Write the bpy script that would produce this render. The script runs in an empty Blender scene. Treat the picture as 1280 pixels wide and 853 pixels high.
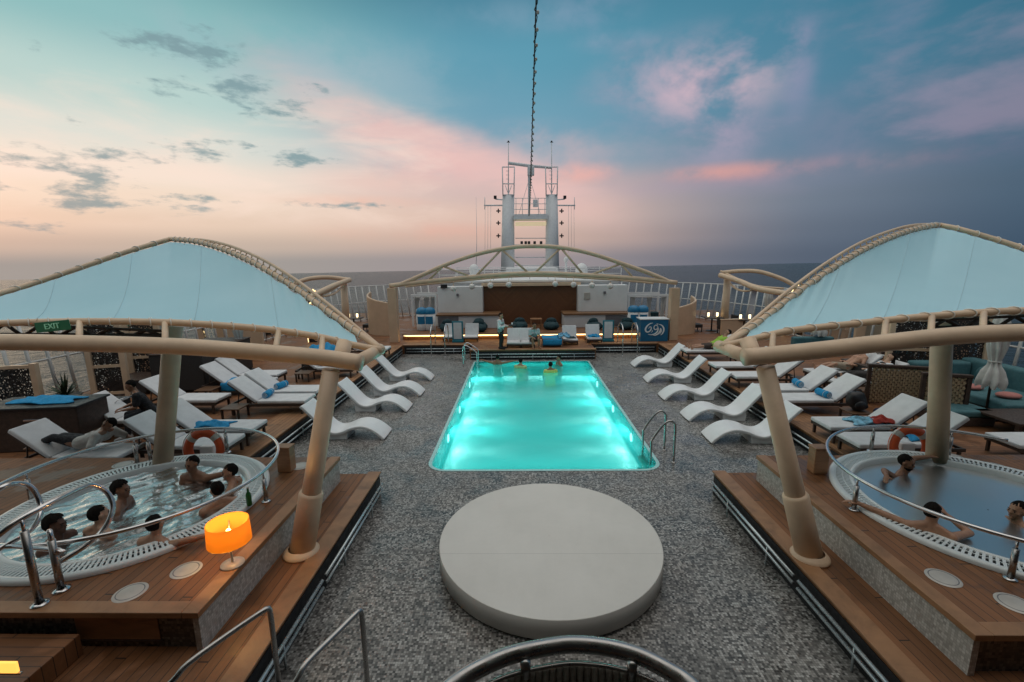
import bpy, bmesh, math, random
from mathutils import Vector, Matrix, Euler
rnd = random.Random(7)
scn = bpy.context.scene
COL = scn.collection
R = math.radians

# ------------------------------------------------------------------ camera
F, HC = 569.0, 4.2
PIT, YAW, ROLL = R(10.06), R(1.0), R(0.63)
CF = Vector((-math.sin(YAW)*math.cos(PIT), math.cos(YAW)*math.cos(PIT), -math.sin(PIT)))
_r0 = Vector((math.cos(YAW), math.sin(YAW), 0)); _u0 = _r0.cross(CF)
CR = _r0*math.cos(ROLL) - _u0*math.sin(ROLL)
CU = _r0*math.sin(ROLL) + _u0*math.cos(ROLL)
EYE = Vector((0, 0, HC))
def ray(x, y): return CF*F + CR*(x-640) - CU*(y-426.5)
def P(x, y, z):                      # world point of a measured spot lying at height z
    d = ray(x, y); return EYE + d*((z-HC)/d.z)
def Q(x, y, Y):                      # world point of a measured spot standing at depth Y
    d = ray(x, y); return EYE + d*(Y/d.y)
cam = bpy.data.cameras.new('camera'); cam.sensor_width = 36.0; cam.lens = F/1280*36
cam.clip_start = 0.05; cam.clip_end = 20000
co = bpy.data.objects.new('camera', cam); COL.objects.link(co)
co.matrix_world = Matrix(((CR.x, CU.x, -CF.x, 0), (CR.y, CU.y, -CF.y, 0), (CR.z, CU.z, -CF.z, HC), (0, 0, 0, 1)))
scn.camera = co

# ------------------------------------------------------------------ materials
def s2l(c):
    return tuple((v/255/12.92 if v/255 <= .04045 else ((v/255+.055)/1.055)**2.4) for v in c)
class NT:
    def __init__(s, tree): s.t = tree; s.n = tree.nodes; s.l = tree.links
    def new(s, kind, **kw):
        n = s.n.new(kind)
        for k, v in kw.items(): setattr(n, k, v)
        return n
    def link(s, a, b): s.l.new(a, b)
    def val(s, sock, v):
        if hasattr(v, 'is_output') or isinstance(v, bpy.types.NodeSocket): s.l.new(v, sock)
        else: sock.default_value = v
    def math(s, op, a, b=0.0, c=0.0, clamp=False):
        n = s.new('ShaderNodeMath', operation=op); n.use_clamp = clamp
        s.val(n.inputs[0], a); s.val(n.inputs[1], b)
        if op in ('MULTIPLY_ADD', 'SMOOTH_MIN', 'WRAP', 'COMPARE'): s.val(n.inputs[2], c)
        return n.outputs[0]
    def smooth(s, v, a, b, lo=0.0, hi=1.0):
        n = s.new('ShaderNodeMapRange', interpolation_type='SMOOTHSTEP')
        s.val(n.inputs['Value'], v)
        n.inputs['From Min'].default_value = a; n.inputs['From Max'].default_value = b
        n.inputs['To Min'].default_value = lo; n.inputs['To Max'].default_value = hi
        return n.outputs['Result']
    def ramp(s, v, stops, mode='LINEAR'):
        n = s.new('ShaderNodeValToRGB'); cr = n.color_ramp; cr.interpolation = mode
        while len(cr.elements) < len(stops): cr.elements.new(.5)
        for e, (p, c) in zip(cr.elements, stops):
            e.position = p; e.color = (*c, 1) if len(c) == 3 else c
        s.val(n.inputs[0], v); return n.outputs[0]
    def mix(s, f, a, b, blend='MIX'):
        n = s.new('ShaderNodeMix', data_type='RGBA', blend_type=blend)
        for k, v in ((0, f), (6, a), (7, b)):
            if isinstance(v, tuple) and len(v) == 3: v = (*v, 1)
            s.val(n.inputs[k], v)
        return n.outputs[2]
    def noise(s, vec, scale, detail=3, rough=.5, dist=0.0, dims='3D'):
        n = s.new('ShaderNodeTexNoise', noise_dimensions=dims)
        if vec is not None: s.link(vec, n.inputs['Vector'])
        n.inputs['Scale'].default_value = scale; n.inputs['Detail'].default_value = detail
        n.inputs['Roughness'].default_value = rough; n.inputs['Distortion'].default_value = dist
        return n.outputs[0]
    def mapping(s, vec, scale=(1, 1, 1), loc=(0, 0, 0), rot=(0, 0, 0)):
        n = s.new('ShaderNodeMapping'); s.link(vec, n.inputs[0])
        n.inputs['Scale'].default_value = scale; n.inputs['Location'].default_value = loc; n.inputs['Rotation'].default_value = rot
        return n.outputs[0]
    def bump(s, h, strength=.2, dist=.02):
        n = s.new('ShaderNodeBump'); n.inputs['Strength'].default_value = strength
        n.inputs['Distance'].default_value = dist; s.link(h, n.inputs['Height']); return n.outputs[0]
MATS = {}
def newmat(name):
    m = bpy.data.materials.new(name); m.use_nodes = True
    nt = NT(m.node_tree); b = nt.n['Principled BSDF']; MATS[name] = m
    return m, nt, b
def coord(nt, which='Object'): return nt.new('ShaderNodeTexCoord').outputs[which]
def worldpos(nt): return nt.new('ShaderNodeNewGeometry').outputs['Position']
def pm(name, col, rough=.5, metal=0.0, var=.12, scale=6.0, bump=0.0, bscale=60.0, spec=None, coat=0.0):
    m, nt, b = newmat(name)
    p = worldpos(nt)
    n = nt.noise(p, scale, 4, .6)
    f = nt.smooth(n, .3, .7, 1-var, 1+var)
    c = nt.mix(1.0, (*col, 1), f, 'MULTIPLY')
    nt.link(c, b.inputs['Base Color'])
    b.inputs['Metallic'].default_value = metal
    rn = nt.smooth(nt.noise(p, scale*2.3, 3), .3, .7, max(.02, rough*.8), min(1, rough*1.2))
    nt.link(rn, b.inputs['Roughness'])
    if spec is not None: b.inputs['Specular IOR Level'].default_value = spec
    if coat: b.inputs['Coat Weight'].default_value = coat
    if bump:
        nt.link(nt.bump(nt.noise(p, bscale, 3), bump, .01), b.inputs['Normal'])
    return m
def emat(name, col, strength):
    m, nt, b = newmat(name)
    b.inputs['Base Color'].default_value = (*col, 1)
    b.inputs['Emission Color'].default_value = (*col, 1); b.inputs['Emission Strength'].default_value = strength
    return m

BEIGE = pm('beige_paint', (.70, .515, .355), .42, var=.07, scale=3)
TANP = pm('tan_panel', (.62, .43, .285), .5, var=.06, scale=2)
STEEL = pm('stainless_steel', (.62, .62, .63), .22, 1.0, var=.05, scale=9)
DSTEEL = pm('brushed_steel', (.42, .41, .40), .3, 1.0, var=.05, scale=9)
WPLAST = pm('white_resin', (.80, .81, .82), .35, var=.03, scale=4)
CUSH = pm('pale_cushion', (.66, .67, .68), .85, var=.06, scale=5, bump=.25, bscale=220)
DWOOD = pm('dark_timber', (.055, .034, .025), .5, var=.25, scale=12)
RATTAN = pm('dark_rattan', (.03, .026, .025), .6, var=.4, scale=60, bump=.6, bscale=90)
BLUE = pm('blue_towel', (.012, .25, .50), .9, var=.15, scale=14, bump=.5, bscale=160)
WHITE = pm('white_paint', (.78, .78, .77), .45, var=.04, scale=1.5)
GREYP = pm('grey_paint', (.17, .17, .18), .5, var=.08, scale=3)
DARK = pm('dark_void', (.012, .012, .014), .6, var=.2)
BLACK = pm('black_plastic', (.018, .018, .02), .45, var=.2)
TEALC = pm('teal_upholstery', (.055, .145, .165), .85, var=.12, scale=6, bump=.3, bscale=200)
DTEAL = pm('dark_teal_fabric', (.012, .045, .055), .85, var=.2, scale=6)
PINK = pm('pink_cushion', (.42, .17, .15), .85, var=.1)
ROPE = pm('white_rope', (.82, .78, .72), .8, var=.1, scale=20)
ORANGE = pm('orange_buoy', (.62, .09, .02), .45, var=.08)
SHELL = pm('tub_shell', (.72, .76, .76), .2, var=.03, scale=2)
STAGE = None
UMB = pm('umbrella_canvas', (.55, .55, .53), .9, var=.08, scale=8)
GLOBE = pm('globe_opal', (.82, .8, .78), .3, var=.02)
SIGNB = pm('sign_blue', (.008, .125, .25), .45, var=.06)
GREEN = pm('green_glass', (.015, .12, .03), .1, var=.1)
LEAF = pm('dark_leaf', (.025, .05, .022), .5, var=.3)
CABLE = pm('cable_black', (.02, .02, .02), .6)
BRASS = pm('disc_metal', (.52, .49, .45), .45, .2, var=.08)
LED = emat('led_warm', (1.0, .76, .42), 1.15)
GLOW = emat('lantern_glow', (1.0, .78, .45), 3.0)
SIGNGLOW = emat('sign_glow', (1.0, .74, .36), 2.4)
STEPGLOW = emat('step_light_glow', (1.0, .45, .08), 1.6)

def teak(name, axis=0, base=(.215, .09, .035), wet=True):
    m, nt, b = newmat(name)
    p = worldpos(nt)
    sp = nt.new('ShaderNodeSeparateXYZ'); nt.link(p, sp.inputs[0])
    across = sp.outputs[1-axis] if axis < 2 else sp.outputs[2]
    along = sp.outputs[axis] if axis < 2 else sp.outputs[0]
    u = nt.math('DIVIDE', across, .105)
    fr = nt.math('FRACT', u)
    row = nt.math('FLOOR', u)
    shift = nt.math('MULTIPLY', nt.math('FRACT', nt.math('MULTIPLY', row, .377)), 2.4)
    v = nt.math('DIVIDE', nt.math('ADD', along, shift), 1.8)
    cb = nt.new('ShaderNodeCombineXYZ'); nt.link(row, cb.inputs[0]); nt.link(nt.math('FLOOR', v), cb.inputs[1])
    wn = nt.new('ShaderNodeTexWhiteNoise', noise_dimensions='3D'); nt.link(cb.outputs[0], wn.inputs['Vector'])
    sc = (2, 22, 6) if axis == 0 else (22, 2, 6)
    gr = nt.noise(nt.mapping(p, sc), 2.0, 5, .6)
    big = nt.noise(p, 1.1, 5, .6, .3)
    tone = nt.math('ADD', nt.math('MULTIPLY', wn.outputs['Value'], .35), nt.math('MULTIPLY', gr, .65))
    c = nt.ramp(tone, [(.15, tuple(x*.62 for x in base)), (.5, base), (.85, tuple(x*1.35 for x in base))])
    wt = nt.smooth(big, .52, .60)
    c = nt.mix(nt.math('MULTIPLY', wt, .5), c, tuple(x*.5 for x in base))
    g1 = nt.math('LESS_THAN', fr, .07)
    g2 = nt.math('LESS_THAN', nt.math('FRACT', v), .008)
    gap = nt.math('MAXIMUM', g1, g2)
    c = nt.mix(gap, c, (.022, .014, .010))
    nt.link(c, b.inputs['Base Color'])
    nt.link(nt.smooth(wt, 0, 1, .62, .38), b.inputs['Roughness'])
    h = nt.math('SUBTRACT', nt.math('MULTIPLY', gr, .3), gap)
    nt.link(nt.bump(h, .35, .006), b.inputs['Normal'])
    return m
TEAKX = teak('teak_planks_across', 0)
TRIMX = teak('teak_trim_planks_across', 0, (.33, .17, .082))
TRIMY = teak('teak_trim_planks_along', 1, (.33, .17, .082))
TEAKY = teak('teak_planks_along', 1)
def woodplain(name, base, sc=(3, 3, 30), rough=.45):
    m, nt, b = newmat(name)
    p = worldpos(nt)
    g = nt.noise(nt.mapping(p, sc), 1.5, 5, .6, .6)
    nt.link(nt.ramp(g, [(.25, tuple(x*.6 for x in base)), (.5, base), (.8, tuple(x*1.3 for x in base))]), b.inputs['Base Color'])
    b.inputs['Roughness'].default_value = rough
    nt.link(nt.bump(g, .15, .01), b.inputs['Normal'])
    return m
TEAKT = woodplain('teak_trim', (.32, .165, .080), (2, 2, 8))
BARTOP = woodplain('bar_top_wood', (.22, .115, .055), (.8, 14, 14))

def herring():
    m, nt, b = newmat('herringbone_wall')
    p = worldpos(nt)
    sp = nt.new('ShaderNodeSeparateXYZ'); nt.link(p, sp.inputs[0])
    ax = nt.math('PINGPONG', sp.outputs[0], .9)
    t = nt.math('ADD', sp.outputs[2], ax)
    row = nt.math('FLOOR', nt.math('DIVIDE', t, .16))
    cb = nt.new('ShaderNodeCombineXYZ'); nt.link(row, cb.inputs[0]); nt.link(nt.math('FLOOR', nt.math('DIVIDE', sp.outputs[0], .9)), cb.inputs[1])
    wn = nt.new('ShaderNodeTexWhiteNoise'); nt.link(cb.outputs[0], wn.inputs['Vector'])
    gr = nt.noise(nt.mapping(p, (4, 4, 4)), 3, 4)
    tone = nt.math('ADD', nt.math('MULTIPLY', wn.outputs['Value'], .6), nt.math('MULTIPLY', gr, .4))
    c = nt.ramp(tone, [(.1, (.125, .050, .020)), (.5, (.145, .060, .025)), (.9, (.172, .074, .031))])
    gap = nt.math('LESS_THAN', nt.math('FRACT', nt.math('DIVIDE', t, .16)), .05)
    c = nt.mix(gap, c, (.095, .036, .014))
    nt.link(c, b.inputs['Base Color']); b.inputs['Roughness'].default_value = .45
    return m
HERR = herring()

def mosaic(name, T, stops, grout, axes='xy', rough=(.24, .5), big=.12):
    m, nt, b = newmat(name)
    p = worldpos(nt)
    sp = nt.new('ShaderNodeSeparateXYZ'); nt.link(p, sp.inputs[0])
    if axes == 'xy': a, c = sp.outputs[0], sp.outputs[1]
    else: a, c = nt.math('ADD', sp.outputs[1], sp.outputs[0]), sp.outputs[2]
    u = nt.math('DIVIDE', a, T); v = nt.math('DIVIDE', c, T)
    def cell(us, vs, off):
        cb = nt.new('ShaderNodeCombineXYZ')
        nt.link(nt.math('FLOOR', nt.math('DIVIDE', u, us)), cb.inputs[0])
        nt.link(nt.math('FLOOR', nt.math('DIVIDE', v, vs)), cb.inputs[1]); cb.inputs[2].default_value = off
        w = nt.new('ShaderNodeTexWhiteNoise'); nt.link(cb.outputs[0], w.inputs['Vector']); return w.outputs['Value']
    w1, w2, w3 = cell(1, 1, 0), cell(3, 1, 5), cell(1, 2, 9)
    tone = nt.math('ADD', nt.math('MULTIPLY', w1, .62), nt.math('ADD', nt.math('MULTIPLY', w2, .19), nt.math('MULTIPLY', w3, .19)))
    col = nt.ramp(tone, stops, 'LINEAR')
    bign = nt.noise(p, .55, 4, .55)
    col = nt.mix(1.0, col, nt.smooth(bign, .3, .7, 1-big, 1+big), 'MULTIPLY')
    damp = nt.smooth(nt.noise(p, .8, 5, .62, .3), .5, .62)
    if axes == 'xy': col = nt.mix(1.0, col, nt.smooth(damp, 0, 1, 1.05, .74), 'MULTIPLY')
    gx = nt.math('LESS_THAN', nt.math('FRACT', u), .1); gy = nt.math('LESS_THAN', nt.math('FRACT', v), .1)
    col = nt.mix(nt.math('MAXIMUM', gx, gy), col, grout)
    nt.link(col, b.inputs['Base Color'])
    nt.link(nt.math('SUBTRACT', nt.smooth(nt.noise(p, 1.3, 4, .6), .35, .65, rough[0], rough[1]), nt.math('MULTIPLY', damp, .12)), b.inputs['Roughness'])
    nt.link(nt.bump(w1, .12, .004), b.inputs['Normal'])
    return m
MOSF = mosaic('grey_floor_mosaic', .027,
              [(.15, (.045, .043, .041)), (.34, (.10, .095, .089)), (.5, (.205, .196, .183)), (.66, (.30, .288, .27)), (.85, (.46, .45, .43))], (.12, .115, .11))
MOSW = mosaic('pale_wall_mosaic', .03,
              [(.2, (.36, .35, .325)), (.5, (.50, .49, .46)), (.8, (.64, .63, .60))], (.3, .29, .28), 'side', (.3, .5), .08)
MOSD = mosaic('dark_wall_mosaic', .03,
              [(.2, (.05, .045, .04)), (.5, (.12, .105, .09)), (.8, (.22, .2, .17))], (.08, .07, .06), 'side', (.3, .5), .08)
POOLT = mosaic('turquoise_pool_tile', .06,
               [(.2, (.002, .36, .38)), (.5, (.003, .45, .47)), (.8, (.008, .54, .55))], (.02, .5, .48), 'xy', (.3, .4), .05)
COPE = pm('pale_aqua_coping', (.42, .72, .70), .25, var=.06, scale=8)

def stage_mat():
    m, nt, b = newmat('stage_laminate')
    p = worldpos(nt)
    n1 = nt.noise(p, 1.1, 5, .6); n2 = nt.noise(p, 9, 4, .7)
    f = nt.math('ADD', nt.math('MULTIPLY', n1, .7), nt.math('MULTIPLY', n2, .3))
    c = nt.ramp(f, [(.3, (.60, .58, .54)), (.55, (.66, .64, .60)), (.75, (.70, .68, .64))])
    st = nt.smooth(nt.noise(nt.mapping(p, (1, 6, 1)), 2.5, 5, .7, .5), .66, .78)
    c = nt.mix(nt.math('MULTIPLY', st, .25), c, (.3, .28, .26))
    sp = nt.new('ShaderNodeSeparateXYZ'); nt.link(p, sp.inputs[0])
    seam = nt.math('LESS_THAN', nt.math('ABSOLUTE', nt.math('SUBTRACT', sp.outputs[1], 5.55)), .004)
    c = nt.mix(nt.math('MULTIPLY', seam, .35), c, (.2, .19, .18))
    nt.link(c, b.inputs['Base Color'])
    nt.link(nt.smooth(n2, .3, .7, .38, .55), b.inputs['Roughness'])
    return m
STAGE = stage_mat()

def sail_mat():
    m, nt, b = newmat('sail_fabric')
    p = worldpos(nt)
    n = nt.noise(p, .7, 3, .5)
    nt.link(nt.ramp(n, [(.3, (.44, .74, .85)), (.7, (.50, .79, .90))]), b.inputs['Base Color'])
    b.inputs['Roughness'].default_value = .6
    weave = nt.noise(nt.mapping(p, (120, 120, 120)), 1, 2)
    nt.link(nt.bump(weave, .05, .003), b.inputs['Normal'])
    tr = nt.new('ShaderNodeBsdfTranslucent'); tr.inputs[0].default_value = (.45, .62, .68, 1)
    mx = nt.new('ShaderNodeMixShader'); mx.inputs[0].default_value = .14
    out = nt.n['Material Output']
    nt.link(b.outputs[0], mx.inputs[1]); nt.link(tr.outputs[0], mx.inputs[2]); nt.link(mx.outputs[0], out.inputs[0])
    return m
SAIL = sail_mat()

def thin_glass(name, tint=(.86, .93, .93), fres=1.35):
    m, nt, b = newmat(name)
    nt.n.remove(b)
    t = nt.new('ShaderNodeBsdfTransparent'); t.inputs[0].default_value = (*tint, 1)
    g = nt.new('ShaderNodeBsdfGlossy'); g.inputs['Roughness'].default_value = .04
    fr = nt.new('ShaderNodeFresnel'); fr.inputs[0].default_value = fres
    mx = nt.new('ShaderNodeMixShader')
    nt.link(fr.outputs[0], mx.inputs[0]); nt.link(t.outputs[0], mx.inputs[1]); nt.link(g.outputs[0], mx.inputs[2])
    nt.link(mx.outputs[0], nt.n['Material Output'].inputs[0])
    return m
GLASS = thin_glass('windbreak_glass')

def pool_water_mat(name, tint, scale, strength, ior=1.33, foam=None, body=None, bodyf=0.0, stretch=(1, 1, 1), murk=None, murkf=0.0, grough=.06):
    m, nt, b = newmat(name)
    p = worldpos(nt)
    w = nt.math('ADD', nt.noise(nt.mapping(p, stretch), scale, 3, .55, .4), nt.math('MULTIPLY', nt.noise(p, scale*3.7, 2), .35))
    nrm = nt.bump(w, strength, .05)
    t = nt.new('ShaderNodeBsdfTransparent'); t.inputs[0].default_value = (*tint, 1)
    g = nt.new('ShaderNodeBsdfGlossy'); g.inputs['Roughness'].default_value = grough; nt.link(nrm, g.inputs['Normal'])
    fr = nt.new('ShaderNodeFresnel'); fr.inputs[0].default_value = ior; nt.link(nrm, fr.inputs['Normal'])
    base = t.outputs[0]
    if murk:                         # turbid water: lamps below make the surface glow
        tl = nt.new('ShaderNodeBsdfTranslucent'); tl.inputs[0].default_value = (*murk, 1)
        mm = nt.new('ShaderNodeMixShader'); mm.inputs[0].default_value = murkf
        nt.link(t.outputs[0], mm.inputs[1]); nt.link(tl.outputs[0], mm.inputs[2]); base = mm.outputs[0]
    if body:
        b.inputs['Roughness'].default_value = .25; nt.link(nrm, b.inputs['Normal'])
        if foam:
            f1 = nt.noise(nt.mapping(p, (1, 1.6, 1)), 3.2, 6, .72, 1.6)
            f2 = nt.noise(p, 11, 5, .7, 1.0)
            ff = nt.math('ADD', nt.math('MULTIPLY', f1, .6), nt.math('MULTIPLY', f2, .4))
            fm = nt.smooth(ff, .42, .60)
            nt.link(nt.mix(nt.math('MULTIPLY', fm, .8), body, foam), b.inputs['Base Color'])
            fac = nt.smooth(fm, 0, 1, bodyf, min(1, bodyf+.25))
        else:
            b.inputs['Base Color'].default_value = (*body, 1); fac = bodyf
        m1 = nt.new('ShaderNodeMixShader'); nt.val(m1.inputs[0], fac)
        nt.link(t.outputs[0], m1.inputs[1]); nt.link(b.outputs[0], m1.inputs[2]); base = m1.outputs[0]
    else: nt.n.remove(b)
    mx = nt.new('ShaderNodeMixShader')
    nt.link(fr.outputs[0], mx.inputs[0]); nt.link(base, mx.inputs[1]); nt.link(g.outputs[0], mx.inputs[2])
    nt.link(mx.outputs[0], nt.n['Material Output'].inputs[0])
    return m
WATER = pool_water_mat('pool_water_surface', (.36, .96, .96), 2.2, .16, murk=(.04, .82, .80), murkf=.5)
TUBW_FOAM = pool_water_mat('bubbling_tub_water', (.5, .66, .68), 7, .26, foam=(.66, .68, .67), body=(.10, .125, .125), bodyf=.85, grough=.24, ior=1.28)
TUBW_CALM = pool_water_mat('calm_tub_water', (.42, .62, .62), 2.5, .10, ior=1.15, body=(.06, .135, .132), bodyf=.74, grough=.3)

def sea_mat():
    m, nt, b = newmat('sea_water')
    p = worldpos(nt)
    b.inputs['Base Color'].default_value = (.012, .03, .042, 1)
    b.inputs['Roughness'].default_value = .3
    b.inputs['IOR'].default_value = 1.27
    w1 = nt.noise(nt.mapping(p, (1, 1, 1), rot=(0, 0, .5)), .22, 4, .6, .5)
    w2 = nt.noise(p, .05, 3, .5)
    w3 = nt.noise(p, 1.1, 3, .6, .4)
    h = nt.math('ADD', w1, nt.math('ADD', nt.math('MULTIPLY', w2, 2.0), nt.math('MULTIPLY', w3, .25)))
    nt.link(nt.bump(h, 1.0, 3.2), b.inputs['Normal'])
    return m
SEA = sea_mat()

# ------------------------------------------------------------------ mesh builder
class MB:
    def __init__(s): s.v = []; s.f = []; s.smooth = []
    def add(s, vs, fs, smooth=False):
        o = len(s.v); s.v += [Vector(v) for v in vs]
        for f in fs: s.f.append(tuple(i+o for i in f)); s.smooth.append(smooth)
        return s
    def box(s, c, size, rot=(0, 0, 0)):
        m = Euler(rot).to_matrix(); x, y, z = (k/2 for k in size); c = Vector(c)
        vs = [c + m @ Vector((a*x, b*y, d*z)) for a in (-1, 1) for b in (-1, 1) for d in (-1, 1)]
        return s.add(vs, [(0, 1, 3, 2), (4, 6, 7, 5), (0, 4, 5, 1), (2, 3, 7, 6), (0, 2, 6, 4), (1, 5, 7, 3)])
    def span(s, lo, hi):
        return s.box([(a+b)/2 for a, b in zip(lo, hi)], [abs(b-a) for a, b in zip(lo, hi)])
    def tube(s, pts, r, n=10, closed=False, caps=True, ry=None):
        pts = [Vector(p) for p in pts]; N = len(pts)
        rs = r if isinstance(r, (list, tuple)) else [r]*N
        rings = []; prev = None
        for i, p in enumerate(pts):
            a = pts[i-1] if (i or closed) else p; b = pts[(i+1) % N] if (i < N-1 or closed) else p
            t = (b-a)
            if t.length < 1e-9: t = Vector((0, 0, 1))
            t.normalize()
            if prev is None:
                ref = Vector((0, 0, 1)) if abs(t.z) < .9 else Vector((1, 0, 0))
                u = (ref - t*ref.dot(t)).normalized()
            else:
                u = prev - t*prev.dot(t)
                u = u.normalized() if u.length > 1e-6 else t.orthogonal().normalized()
            prev = u; w = t.cross(u)
            # widen the ring on bends
            rings.append([p + (u*math.cos(2*math.pi*k/n) + w*math.sin(2*math.pi*k/n))*rs[i] for k in range(n)])
        vs = [q for ring in rings for q in ring]; fs = []
        for i in range(N if closed else N-1):
            j = (i+1) % N
            for k in range(n):
                k2 = (k+1) % n
                fs.append((i*n+k, i*n+k2, j*n+k2, j*n+k))
        if caps and not closed:
            fs.append(tuple(reversed(range(n)))); fs.append(tuple((N-1)*n+k for k in range(n)))
        return s.add(vs, fs, True)
    def cap(s, a, b, ra, rb, n=10):       # tapered capsule with round ends
        a, b = Vector(a), Vector(b); t = (b-a); L = t.length
        t = t.normalized() if L > 1e-6 else Vector((0, 0, 1))
        pts, rs = [], []
        for k in range(1, 4):
            g = math.pi/2*k/4; pts.append(a - t*ra*math.cos(g)); rs.append(ra*math.sin(g))
        pts += [a, b]; rs += [ra, rb]
        for k in range(3, 0, -1):
            g = math.pi/2*k/4; pts.append(b + t*rb*math.cos(g)); rs.append(rb*math.sin(g))
        return s.tube(pts, rs, n)
    def sphere(s, c, r, nu=14, nv=9, mtx=None, keep=None):
        c = Vector(c); rr = r if isinstance(r, (tuple, list)) else (r, r, r)
        vs, fs, loc = [], [], []
        for i in range(nv+1):
            th = math.pi*i/nv
            for j in range(nu):
                ph = 2*math.pi*j/nu
                q = Vector((math.sin(th)*math.cos(ph), math.sin(th)*math.sin(ph), math.cos(th)))
                loc.append(q); p = Vector((q.x*rr[0], q.y*rr[1], q.z*rr[2]))
                vs.append(c + (mtx @ p if mtx else p))
        for i in range(nv):
            for j in range(nu):
                j2 = (j+1) % nu; f = (i*nu+j, (i+1)*nu+j, (i+1)*nu+j2, i*nu+j2)
                if keep and not keep(sum((loc[k] for k in f), Vector())/4): continue
                fs.append(f)
        return s.add(vs, fs, True)
    def lathe(s, prof, c=(0, 0, 0), n=32, closed_prof=False):
        c = Vector(c); vs, fs = [], []; m = len(prof)
        for (r, z) in prof:
            for k in range(n): vs.append(c + Vector((r*math.cos(2*math.pi*k/n), r*math.sin(2*math.pi*k/n), z)))
        for i in range(m if closed_prof else m-1):
            j = (i+1) % m
            for k in range(n):
                k2 = (k+1) % n; fs.append((i*n+k, i*n+k2, j*n+k2, j*n+k))
        return s.add(vs, fs, True)
    def prism(s, poly, z0, z1):
        n = len(poly)
        vs = [Vector((x, y, z0)) for x, y in poly] + [Vector((x, y, z1)) for x, y in poly]
        fs = [tuple(reversed(range(n))), tuple(range(n, 2*n))] + [(k, (k+1) % n, n+(k+1) % n, n+k) for k in range(n)]
        return s.add(vs, fs)
    def extrude_y(s, prof, y0, y1):       # closed x,z profile swept along y
        n = len(prof)
        vs = [Vector((x, y0, z)) for x, z in prof] + [Vector((x, y1, z)) for x, z in prof]
        fs = [tuple(range(n)), tuple(reversed(range(n, 2*n)))] + [((k+1) % n, k, n+k, n+(k+1) % n) for k in range(n)]
        return s.add(vs, fs)
    def grid(s, fn, nu, nv, smooth=True):
        vs = [fn(i/nu, j/nv) for i in range(nu+1) for j in range(nv+1)]
        fs = [(i*(nv+1)+j, (i+1)*(nv+1)+j, (i+1)*(nv+1)+j+1, i*(nv+1)+j+1) for i in range(nu) for j in range(nv)]
        return s.add(vs, fs, smooth)
    def build(s, name, mat, parent=None, bevel=0.0, smooth=None, origin=None, seg=2):
        """ONE mesh object; given a parent the shape is in the parent's local space."""
        o = Vector(origin) if origin is not None else None
        me = bpy.data.meshes.new(name)
        me.from_pydata([(v-o if o is not None else v) for v in s.v], [], s.f)
        me.polygons.foreach_set('use_smooth', [True]*len(s.f) if smooth else (s.smooth if smooth is None else [False]*len(s.f)))
        me.materials.append(mat); me.update()
        bm = bmesh.new(); bm.from_mesh(me); bmesh.ops.recalc_face_normals(bm, faces=bm.faces); bm.to_mesh(me); bm.free()
        ob = bpy.data.objects.new(name, me); COL.objects.link(ob)
        if o is not None: ob.location = o
        if parent is not None: ob.parent = parent
        if bevel:
            b = ob.modifiers.new('edge', 'BEVEL'); b.width = bevel; b.segments = seg; b.limit_method = 'ANGLE'; b.angle_limit = R(40)
        return ob
    def remesh(s, name, mat, parent=None, voxel=.012, smooth=4):
        ob = s.build(name, mat, None)
        m = ob.modifiers.new('r', 'REMESH'); m.mode = 'VOXEL'; m.voxel_size = voxel; m.use_smooth_shade = True
        if smooth:
            k = ob.modifiers.new('s', 'SMOOTH'); k.iterations = smooth; k.factor = .5
        dg = bpy.context.evaluated_depsgraph_get(); dg.update()
        me = bpy.data.meshes.new_from_object(ob.evaluated_get(dg)); me.name = name
        ob.modifiers.clear(); old = ob.data; ob.data = me; bpy.data.meshes.remove(old)
        if not me.materials: me.materials.append(mat)
        me.polygons.foreach_set('use_smooth', [True]*len(me.polygons))
        if parent is not None: ob.parent = parent
        return ob

def tag(o, label=None, cat=None, group=None, kind=None):
    if label: o['label'] = label
    if cat: o['category'] = cat
    if group: o['group'] = group
    if kind: o['kind'] = kind
    return o
def thing(name, label, cat, loc=(0, 0, 0), rz=0.0, group=None):
    o = bpy.data.objects.new(name, None); COL.objects.link(o); o.empty_display_size = .1
    o.location = loc; o.rotation_euler = (0, 0, rz)
    return tag(o, label, cat, group)
def struct(name, mb, mat, **kw):
    o = mb.build(name, mat, **kw); o['kind'] = 'structure'; return o
def kids(o): return [c for c in bpy.data.objects if c.parent == o]
def dup(o, parent=None, loc=None, rz=None, label=None, top=True):
    c = o.copy(); COL.objects.link(c)
    if parent is not None: c.parent = parent
    if loc is not None: c.location = loc
    if rz is not None: c.rotation_euler = (0, 0, rz)
    if label: c['label'] = label
    for ch in kids(o): dup(ch, c)
    return c
class W(MB):
    """Builder for shapes given in world coordinates; put() makes them a part of a (non rotated) thing."""
    def put(s, name, mat, root, **kw):
        off = Vector(root.location); k = root
        while k.parent is not None: k = k.parent; off += Vector(k.location)
        s.v = [v-off for v in s.v]
        return s.build(name, mat, root, **kw)
def crv(pts, n=6):                      # Catmull-Rom through points
    pts = [Vector(p) for p in pts]; out = []
    for i in range(len(pts)-1):
        p0 = pts[i-1] if i else pts[0]*2-pts[1]; p1, p2 = pts[i], pts[i+1]
        p3 = pts[i+2] if i+2 < len(pts) else pts[-1]*2-pts[-2]
        for k in range(n):
            t = k/n
            out.append(.5*((2*p1)+(p2-p0)*t+(2*p0-5*p1+4*p2-p3)*t*t+(3*p1-p0-3*p2+p3)*t**3))
    out.append(pts[-1]); return out
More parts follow.
